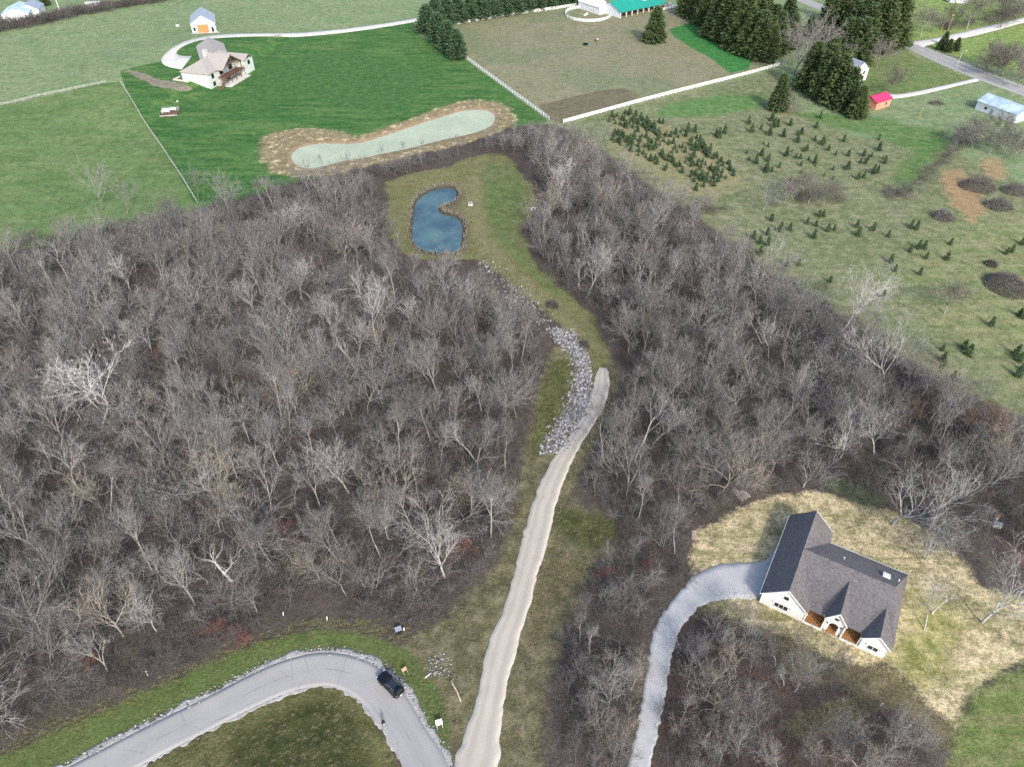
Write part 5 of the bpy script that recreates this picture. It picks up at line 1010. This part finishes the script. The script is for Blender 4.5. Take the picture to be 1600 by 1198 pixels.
# ------------------------------------------------------------------ car
def car(px, py, heading, label):
    x, y = G(px, py); z = float(hz(x, y)) + .06; c = thing('parked_car', label, 'car', (x, y, z), heading)
    paint = NT('black_car_paint', .22, .35); paint.b.inputs['Coat Weight'].default_value = .25; pm = paint.col(paint.mix(paint.step(paint.noise(3, 2), .3, .7), (.003, .004, .007, 1), (.005, .006, .010, 1)))
    # stations along x (front +): half width, sill z, shoulder z
    st = [(2.36, .62, .42, .70), (2.28, .78, .30, .86), (2.05, .90, .25, .96), (1.5, .945, .22, 1.03), (.8, .95, .22, 1.07), (0, .95, .22, 1.09), (-.9, .95, .22, 1.10), (-1.7, .94, .22, 1.10), (-2.15, .88, .28, 1.05), (-2.36, .74, .40, .95)]
    m = MB(); R_ = []
    for sx, hw, z0, z1 in st:
        ring = [(sx, -hw * .92, z0), (sx, -hw, z0 + .15), (sx, -hw, z1 - .22), (sx, -hw * .95, z1 - .06), (sx, -hw * .80, z1), (sx, 0, z1 + .035), (sx, hw * .80, z1), (sx, hw * .95, z1 - .06), (sx, hw, z1 - .22), (sx, hw, z0 + .15), (sx, hw * .92, z0)]
        R_.append(range(len(m.v), len(m.v) + len(ring))); m.v += ring
    for a, b in zip(R_[:-1], R_[1:]):
        for i in range(len(a)): j = (i + 1) % len(a); m.f.append((a[i], b[i], b[j], a[j]))
    m.f.append(tuple(R_[0])[::-1] if False else tuple(R_[0])); m.f.append(tuple(R_[-1])[::-1])
    body = m.build('body', pm, c, True); sbv = body.modifiers.new('round', 'SUBSURF'); sbv.levels = 1; sbv.render_levels = 1
    # cabin: base ring and roof ring
    base = [(1.15, .62), (.95, .80), (-1.9, .80), (-2.12, .66)]; roof = [(.28, .50), (.12, .60), (-1.55, .60), (-1.78, .50)]; zb, zr = 1.07, 1.66
    B = [(a, -b, zb) for a, b in base] + [(a, b, zb) for a, b in base[::-1]]; T = [(a, -b, zr - (.03 if abs(a) > .2 else 0)) for a, b in roof] + [(a, b, zr - (.03 if abs(a) > .2 else 0)) for a, b in roof[::-1]]
    m = MB(); n = len(B); m.v = B + T
    for i in range(n): j = (i + 1) % n; m.f.append((i, j, n + j, n + i))
    m.f.append(tuple(range(n, 2 * n))); m.build('cabin', pm, c)
    def glass(nm, q, push):
        m = MB(); cc = sum((Vector(p) for p in q), Vector()) / len(q); q = [cc + (Vector(p) - cc) * .86 for p in q]; m.slab([p + Vector(push) * .6 for p in q], Vector(push)); m.build(nm, M['glass'], c)
    glass('windshield', [B[0], B[-1], T[-1], T[0]], (.03, 0, .025)); glass('rear_window', [B[3], B[4], T[4], T[3]], (-.03, 0, .02))
    for s in (0, 1):
        i = (1, 2) if s == 0 else (5, 6); p0, p1, q0, q1 = Vector(B[i[0]]), Vector(B[i[1]]), Vector(T[i[0]]), Vector(T[i[1]])
        for a, b in ((.03, .47), (.53, .97)): glass('side_window', [p0.lerp(p1, a), p0.lerp(p1, b), q0.lerp(q1, b), q0.lerp(q1, a)], (0, -.02 if s == 0 else .02, .01))
    m = MB(); m.box((-.6, 0, zr + .012), (1.3, .85, .03)); m.build('sunroof', M['glass'], c)
    for s in (-1, 1): m = MB(); m.bar((.05, s * .56, zr + .05), (-1.6, s * .56, zr + .05), .04); m.build('roof_rail', M['metal'], c)
    m = MB(); m.slab([(-1.72, -.5, 1.63), (-2.02, -.46, 1.60), (-2.02, .46, 1.60), (-1.72, .5, 1.63)], (0, 0, .05)); m.build('spoiler', pm, c)
    for wx in (1.42, -1.42):
        for s in (-1, 1):
            m = MB(); m.tube([(wx, s * .72, .35), (wx, s * .74, .35), (wx, s * .94, .35), (wx, s * .96, .35)], [.30, .35, .35, .30], 16); wo = m.build('wheel', M['black'], c); m = MB(); m.tube([(wx, s * .955, .35), (wx, s * .975, .35)], [.21, .19], 10); m.build('rim', M['metal'], wo)
    lamp = simple('lamp_glass', (.6, .62, .65, 1), .15, .6, .05, 1); red = simple('tail_lamp', (.12, .008, .008, 1), .2, .5, .05, 1)
    for s in (-1, 1):
        m = MB(); m.box((2.24, s * .66, .80), (.14, .30, .10), s * -.35); m.build('headlight', lamp, c)
        m = MB(); m.box((-2.27, s * .68, .90), (.10, .22, .10), s * .3); m.build('tail_light', red, c)
        m = MB(); m.box((.85, s * 1.03, 1.12), (.12, .20, .13)); m.build('mirror', pm, c)
    m = MB(); m.box((-2.37, 0, .66), (.03, .42, .13)); m.build('number_plate', M['white'], c)
car(611, 1072, math.atan2(3.3, -3.65), 'black sport utility car parked at the edge of the curved road')

# ------------------------------------------------------------------ person standing on the road edge
def person(px, py, face, label):
    x, y = G(px, py); z = float(hz(x, y)) + .06; P = thing('person', label, 'person', (x, y, z), face)
    J = {'pel': (0, 0, .95), 'che': (0.01, 0, 1.25), 'nek': (.01, 0, 1.47), 'hd0': (.03, 0, 1.56), 'hd1': (.05, 0, 1.70)}
    for s, k in ((1, 'l'), (-1, 'r')):
        J[k + 'hip'] = (0, s * .10, .90); J[k + 'kne'] = (.03, s * .13, .49); J[k + 'ank'] = (-.02, s * .15, .09); J[k + 'toe'] = (.17, s * .17, .05)
        J[k + 'sho'] = (0, s * .19, 1.40); J[k + 'elb'] = (.05, s * .27, 1.12); J[k + 'wri'] = (.27, s * .12, 1.10)
        J[k + 'pal'] = (.34, s * .09, 1.12)
        for f in range(4): J[k + 'f%d' % f] = (.40, s * (.05 + .022 * f), 1.125 - .004 * f); J[k + 'g%d' % f] = (.43, s * (.04 + .02 * f), 1.095)
        J[k + 'th'] = (.36, s * .045, 1.145); J[k + 'tt'] = (.395, s * .03, 1.155)
    E = [('pel', 'che'), ('che', 'nek'), ('nek', 'hd0'), ('hd0', 'hd1')]
    Rr = dict(pel=(.16, .12), che=(.18, .12), nek=(.06, .06), hd0=(.085, .09), hd1=(.085, .095))
    for k in 'lr':
        E += [('pel', k + 'hip'), (k + 'hip', k + 'kne'), (k + 'kne', k + 'ank'), (k + 'ank', k + 'toe'), ('che', k + 'sho'), (k + 'sho', k + 'elb'), (k + 'elb', k + 'wri'), (k + 'wri', k + 'pal'), (k + 'pal', k + 'th'), (k + 'th', k + 'tt')]
        Rr.update({k + 'hip': (.095, .095), k + 'kne': (.065, .065), k + 'ank': (.05, .05), k + 'toe': (.04, .035), k + 'sho': (.075, .07), k + 'elb': (.05, .05), k + 'wri': (.035, .035), k + 'pal': (.035, .022), k + 'th': (.011, .011), k + 'tt': (.009, .009)})
        for f in range(4): E += [(k + 'pal', k + 'f%d' % f), (k + 'f%d' % f, k + 'g%d' % f)]; Rr[k + 'f%d' % f] = (.010, .010); Rr[k + 'g%d' % f] = (.009, .009)
    names = list(J); me = bpy.data.meshes.new('body'); me.from_pydata([J[n] for n in names], [(names.index(a), names.index(b)) for a, b in E], [])
    t = NT('clothing_and_skin', .85, .2); geo = t.n('ShaderNodeSeparateXYZ'); t.put(geo.inputs[0], t.obj())
    hands = t.math('GREATER_THAN', geo.outputs[0], .285); head = t.math('GREATER_THAN', geo.outputs[2], 1.50)
    cl = t.mix(t.math('GREATER_THAN', geo.outputs[2], .97), (.030, .034, .05, 1), (.022, .022, .026, 1)); me.materials.append(t.col(t.mix(t.math('MAXIMUM', hands, head), cl, (.45, .28, .20, 1))))
    o = link('body', me, P); sk = o.modifiers.new('skin', 'SKIN'); sk.use_smooth_shade = True; ss = o.modifiers.new('smooth', 'SUBSURF'); ss.levels = 1; ss.render_levels = 2
    for v, n in zip(me.skin_vertices[0].data, names): v.radius = Rr[n]; v.use_root = (n == 'pel')
    m = MB(); m.tube([(.05, 0, 1.69), (.05, 0, 1.76), (.05, 0, 1.80)], [.112, .10, .04], 12); m.slab([(.10, -.09, 1.70), (.24, -.06, 1.69), (.24, .06, 1.69), (.10, .09, 1.70)], (0, 0, .015)); m.build('cap', M['black'], P)
    m = MB(); m.box((.125, .032, 1.635), (.012, .02, .012)); m.box((.125, -.032, 1.635), (.012, .02, .012)); m.build('eyes', M['black'], P)
    m = MB(); m.slab([(.125, -.014, 1.60), (.15, 0, 1.595), (.125, .014, 1.60)], (-.01, 0, .045)); m.build('nose', me.materials[0], P)
    m = MB(); m.box((.42, 0, 1.13), (.12, .17, .04)); q = m.build('remote_controller', M['white']); q.location = (x, y, z); q.rotation_euler = (0, 0, face); tag(q, 'white remote controller held by the person on the road', 'controller')
person(600, 1133, R(-60), 'person in dark clothes and cap standing at the inner road edge')

# ------------------------------------------------------------------ small things
def post_sign(px, py, wd, ht, rz, label, marks, col='white'):
    p = GV(px, py); o = thing('yard_sign', label, 'sign', p, rz); o.rotation_euler = (R(-42), 0, rz)
    m = MB(); m.box((0, 0, ht / 2 + .55), (wd, .03, ht)); b = m.build('panel', M[col], o)
    for s in (-1, 1): m = MB(); m.box((s * wd * .4, .03, .35), (.04, .04, 1.0)); m.build('leg', M['metal'], o)
    for cx, cz, sx, sz in marks: m = MB(); m.box((cx, -.022, cz), (sx, .012, sz)); m.build('mark', M['black'], b)
post_sign(688, 1138, .95, .8, R(18), 'white yard sign with two dark marks in the wedge of grass', [(-.2, 1.08, .2, .16), (.22, 1.08, .22, .16), (0, .75, .3, .05)])
post_sign(635, 1052, .75, .5, R(40), 'small faded red sign in the grass near the black car', [], 'salmon')
def stake(px, py, h, label):
    p = GV(px, py); m = MB(); m.box((0, 0, h / 2 - .1), (.12, .12, h)); m.slab([(-.06, -.06, h - .1), (.06, -.06, h - .1), (.06, .06, h - .1), (-.06, .06, h - .1)], (.02, 0, .12)); o = m.build('marker_stake', M['stakewhite']); o.location = p; o.rotation_euler = (.08, .1, .4); tag(o, label, 'stake')
for px, py, h, l in [(231, 1054, 1.3, 'white marker stake in the brown brush above the verge'), (443, 961, 1.0, 'white marker stake on the mown patch above the road bend'), (511, 968, 1.0, 'white marker stake close to the verge above the road bend'), (1375, 1102, .8, 'white marker on the bare ground below the house'), (1418, 1136, .8, 'white marker by the green yard')]: stake(px, py, h, l)
def log(pts, r, label, mat='log', name='log'):
    P = [GV(*p, dz=r) for p in pts]; b = P[0]; m = MB(); m.tube([tuple(p - b) for p in P], np.linspace(r, r * .55, len(P)), 7); o = m.build(name, M[mat], None, True); o.location = b; tag(o, label, 'log')
log([(705, 1063), (708, 1070), (714, 1080), (720, 1096)], .16, 'bent pale log lying in the grass wedge by the gravel road'); log([(664, 1059), (674, 1051)], .1, 'straight white log lying beside the stone rubble', 'white'); log([(706, 1064), (710, 1058)], .09, 'short broken branch at the end of the bent log')
p = GV(623, 986); o = thing('utility_box', 'dark green utility box at the brush edge above the road', 'utility box', p, .4); m = MB(); m.slab([(-.5, -.4, -.1), (.5, -.4, -.1), (.5, .4, -.1), (-.5, .4, -.1)], (0, 0, .85)); m.build('cabinet', M['black'], o); m = MB(); m.slab([(-.54, -.44, .752), (.54, -.44, .752), (.5, .4, .80), (-.5, .4, .80)], (0, 0, .06)); m.build('lid', M['greyroof'], o); m = MB(); m.tube([(.85, -.2, -.1), (.85, -.2, .8)], [.09, .09], 8); m.build('marker_post', M['white'], o)
def pallet(px, py, sx, sy, rz, label, n=7):
    p = GV(px, py); o = thing('pallet', label, 'pallet', p, rz)
    for s in (-1, 0, 1): m = MB(); m.box((0, s * sy * .45, .07), (sx, .1, .16)); m.build('bearer', M['greywood'], o)
    for i in range(n): m = MB(); m.box((-sx / 2 + sx * (i + .5) / n, 0, .17), (sx / n * .8, sy, .05), random.uniform(-.02, .02)); m.build('board', M['greywood'], o)
pallet(1160, 774, 2.4, 2.0, .5, 'weathered wooden pallet at the brush edge behind the house'); pallet(1150, 768, 1.6, .9, -.7, 'small pale pallet half hidden beside the larger one', 5)
p = GV(1084, 836); o = thing('plank_stack', 'stack of yellow planks at the edge of the brush', 'planks', p, R(80))
for i in range(4):
    for j in range(2): m = MB(); m.box((0, -.3 + .2 * i, .08 + j * .1), (2.0 - .1 * i, .17, .08)); m.build('plank', M['log'], o)
p = GV(1557, 822); o = thing('storage_crate', 'white box with grey lid standing by the mulch patch', 'box', p, R(-28)); m = MB(); m.box((0, 0, .35), (1.3, .75, .9)); m.build('case', M['white'], o); m = MB(); m.box((0, 0, .84), (1.4, .85, .08)); m.build('lid', M['greyroof'], o)
p = GV(1556, 810); o = thing('barrel', 'rust stained pale drum in the brush behind the white box', 'drum', p, .2); m = MB(); m.tube([(0, 0, -.05), (0, 0, .25), (0, 0, .28), (0, 0, .6), (0, 0, .63), (0, 0, .9)], [.36, .36, .38, .38, .36, .36], 14); m.build('drum', M['concrete'], o); m = MB(); m.tube([(0, 0, .87), (0, 0, .93)], [.385, .385], 14); m.build('rim', M['brownwood'], o)
p = GV(735, 320); o = thing('overflow_box', 'pale concrete overflow box on the path beside the blue pond', 'drain', p, .1)
for dx, dy, sx, sy in ((-.6, 0, .2, 1.4), (.6, 0, .2, 1.4), (0, -.6, 1.0, .2), (0, .6, 1.0, .2)): m = MB(); m.box((dx, dy, .2), (sx, sy, .7)); m.build('wall', M['concrete'], o)
m = MB(); m.box((0, 0, .35), (1.0, 1.0, .06)); m.build('grate', M['black'], o)
p = GV(833, 328); o = thing('culvert', 'dark culvert mouth with pale headwall at the clearing edge', 'culvert', p, .5); m = MB(); m.box((0, 0, .3), (1.6, .4, .9)); m.build('headwall', M['concrete'], o); m = MB(); m.tube([(-.1, -.5, .25), (-.1, .1, .25)], [.38, .38], 12); m.build('pipe', M['black'], o)
# timber platform on the lawn
p = GV(266, 178); o = thing('timber_platform', 'square timber platform with a railing and white benches on the green lawn', 'platform', p, R(12))
for i in range(14): m = MB(); m.box((0, -3.1 + i * .48, .55), (6.4, .44, .12)); m.build('board', M['darkwood'], o)
for sx in (-3, 0, 3):
    for sy in (-3, 0, 3): m = MB(); m.box((sx, sy, .2), (.25, .25, .7)); m.build('leg', M['greywood'], o)
m = MB(); m.box((0, -3.45, .5), (6.6, .16, .35)); m.build('edge_board', M['post'], o)
for a, b in (((-3.1, 3.3), (3.1, 3.3)), ((-3.1, 3.3), (-3.1, .5)), ((3.1, 3.3), (3.1, .5))):
    for z in (1.05, 1.5): m = MB(); m.bar((a[0], a[1], z), (b[0], b[1], z), .09); m.build('rail', M['post'], o)
for q in ((-3.1, 3.3), (0, 3.3), (3.1, 3.3), (-3.1, .5), (3.1, .5)): m = MB(); m.box((q[0], q[1], 1.05), (.12, .12, 1.0)); m.build('post', M['post'], o)
for nm, x0, y0, L in (('bench', -.2, 1.4, 5.2), ('bench', -1.4, -.5, 3.0)):
    P_ = o.matrix_world if False else None; ca_, sa_ = math.cos(R(12)), math.sin(R(12)); b = thing('bench', 'long white bench on the timber platform' if L > 4 else 'short white bench on the timber platform', 'bench', (p.x + x0 * ca_ - y0 * sa_, p.y + x0 * sa_ + y0 * ca_, p.z + .61), R(12))
    m = MB(); m.box((0, 0, .45), (L, .45, .08)); m.build('seat', M['white'], b); m = MB(); m.box((0, .35, .8), (L, .07, .4)); m.build('backrest', M['white'], b)
    for s in (-1, 1): m = MB(); m.box((s * L * .42, .1, .21), (.08, .5, .42)); m.build('leg', M['white'], b)
p = GV(277.5, 160); o = thing('float_ball', 'pale ball standing on the lawn beside the timber platform', 'ball', p); m = MB(); m.tube([(0, 0, 0), (0, 0, .12), (0, 0, .35), (0, 0, .6), (0, 0, .72)], [.1, .3, .4, .3, .1], 12); m.build('shell', M['white'], o, True); m = MB(); m.tube([(0, 0, -.1), (0, 0, .05)], [.2, .2], 10); m.build('base', M['greyroof'], o)
p = GV(278, 43); o = thing('propane_tank', 'white domed tank on the grass beside the barn', 'tank', p); m = MB(); m.tube([(-.9, 0, .7), (-.7, 0, .7), (.7, 0, .7), (.9, 0, .7)], [.25, .5, .5, .25], 14); m.build('vessel', M['white'], o, True)
for s in (-.5, .5): m = MB(); m.box((s, 0, .1), (.12, .7, .5)); m.build('leg', M['greyroof'], o)
p = GV(915, 71); o = thing('water_trough', 'dark green oval water trough in the paddock', 'trough', p); m = MB(); m.tube([(0, 0, -.05), (0, 0, .7), (0, 0, .7), (0, 0, .45)], [1.25, 1.3, 1.12, 1.05], 22, False); m.build('tank', simple('trough_green', (.012, .05, .05, 1), .5, .3), o); m = MB(); m.poly([(1.1 * math.cos(a), 1.1 * math.sin(a), .55) for a in np.linspace(0, 6.28, 22, endpoint=False)]); m.build('water', M['bluewater'], o)
p = GV(932, 65); o = thing('hay_feeder', 'small dark feeder with white lid near the water trough', 'feeder', p, .4); m = MB(); m.box((0, 0, .35), (1.6, 1.0, .9)); m.build('crib', M['darkwood'], o); m = MB(); m.box((.6, .3, .9), (.8, .7, .2)); m.build('lid', M['white'], o)
# poles
def pole(px, py, h, label, lean=(0, 0), mat='polewood', arm=True, name='utility_pole', cat='pole'):
    p = GV(px, py); o = thing(name, label, cat, p, R(25)); o.rotation_euler = (lean[0], lean[1], R(25)); m = MB(); m.tube([(0, 0, -.5), (0, 0, h)], [.17, .12], 8); m.build('shaft', M[mat], o)
    if arm:
        m = MB(); m.box((0, 0, h - .6), (2.4, .12, .14)); a = m.build('crossarm', M[mat], o)
        for s in (-1, 0, 1): m = MB(); m.tube([(s, 0, h - .53), (s, 0, h - .3)], [.06, .04], 6); m.build('insulator', M['white'], a)
    return o
pole(1478, 56, 10, 'brown utility pole at the mouth of the white lane'); pole(1468, 55, 5, 'short brown pole beside the utility pole', arm=False); pole(1404, 58, 8, 'pale thin pole beside the bend of the far road', mat='post', arm=False)
o = pole(1492, 112, 9, 'lamp pole with white head beside the far road', mat='post', arm=False, name='street_lamp', cat='lamp'); m = MB(); m.bar((0, 0, 8.7), (0, -1.2, 9.0), .1); m.build('arm', M['metal'], o); m = MB(); m.box((0, -1.4, 9.0), (.35, .7, .18)); m.build('lamp_head', M['white'], o)
pole(1436, 185, 4, 'short bare post on the lawn below the debris heap', arm=False, name='garden_post', cat='post'); pole(93, 16, 9, 'white light pole behind the brown hedge row', mat='white', arm=False, name='light_pole')
p = GV(920, 23); 
for i, (dx, dy) in enumerate(((-4, 1), (-1, -1))): m = MB(); q0 = GV(918 + dx, 24 + dy); m.box((0, 0, .4), (1.3, .5, .7), .4 * i); m.box((0, 0, .85), (.4, .3, .25)); b = m.build('mounting_block', M['white']); b.location = q0; tag(b, 'white mounting block in the round pen' if i else 'pinkish white jump block in the round pen', 'block')
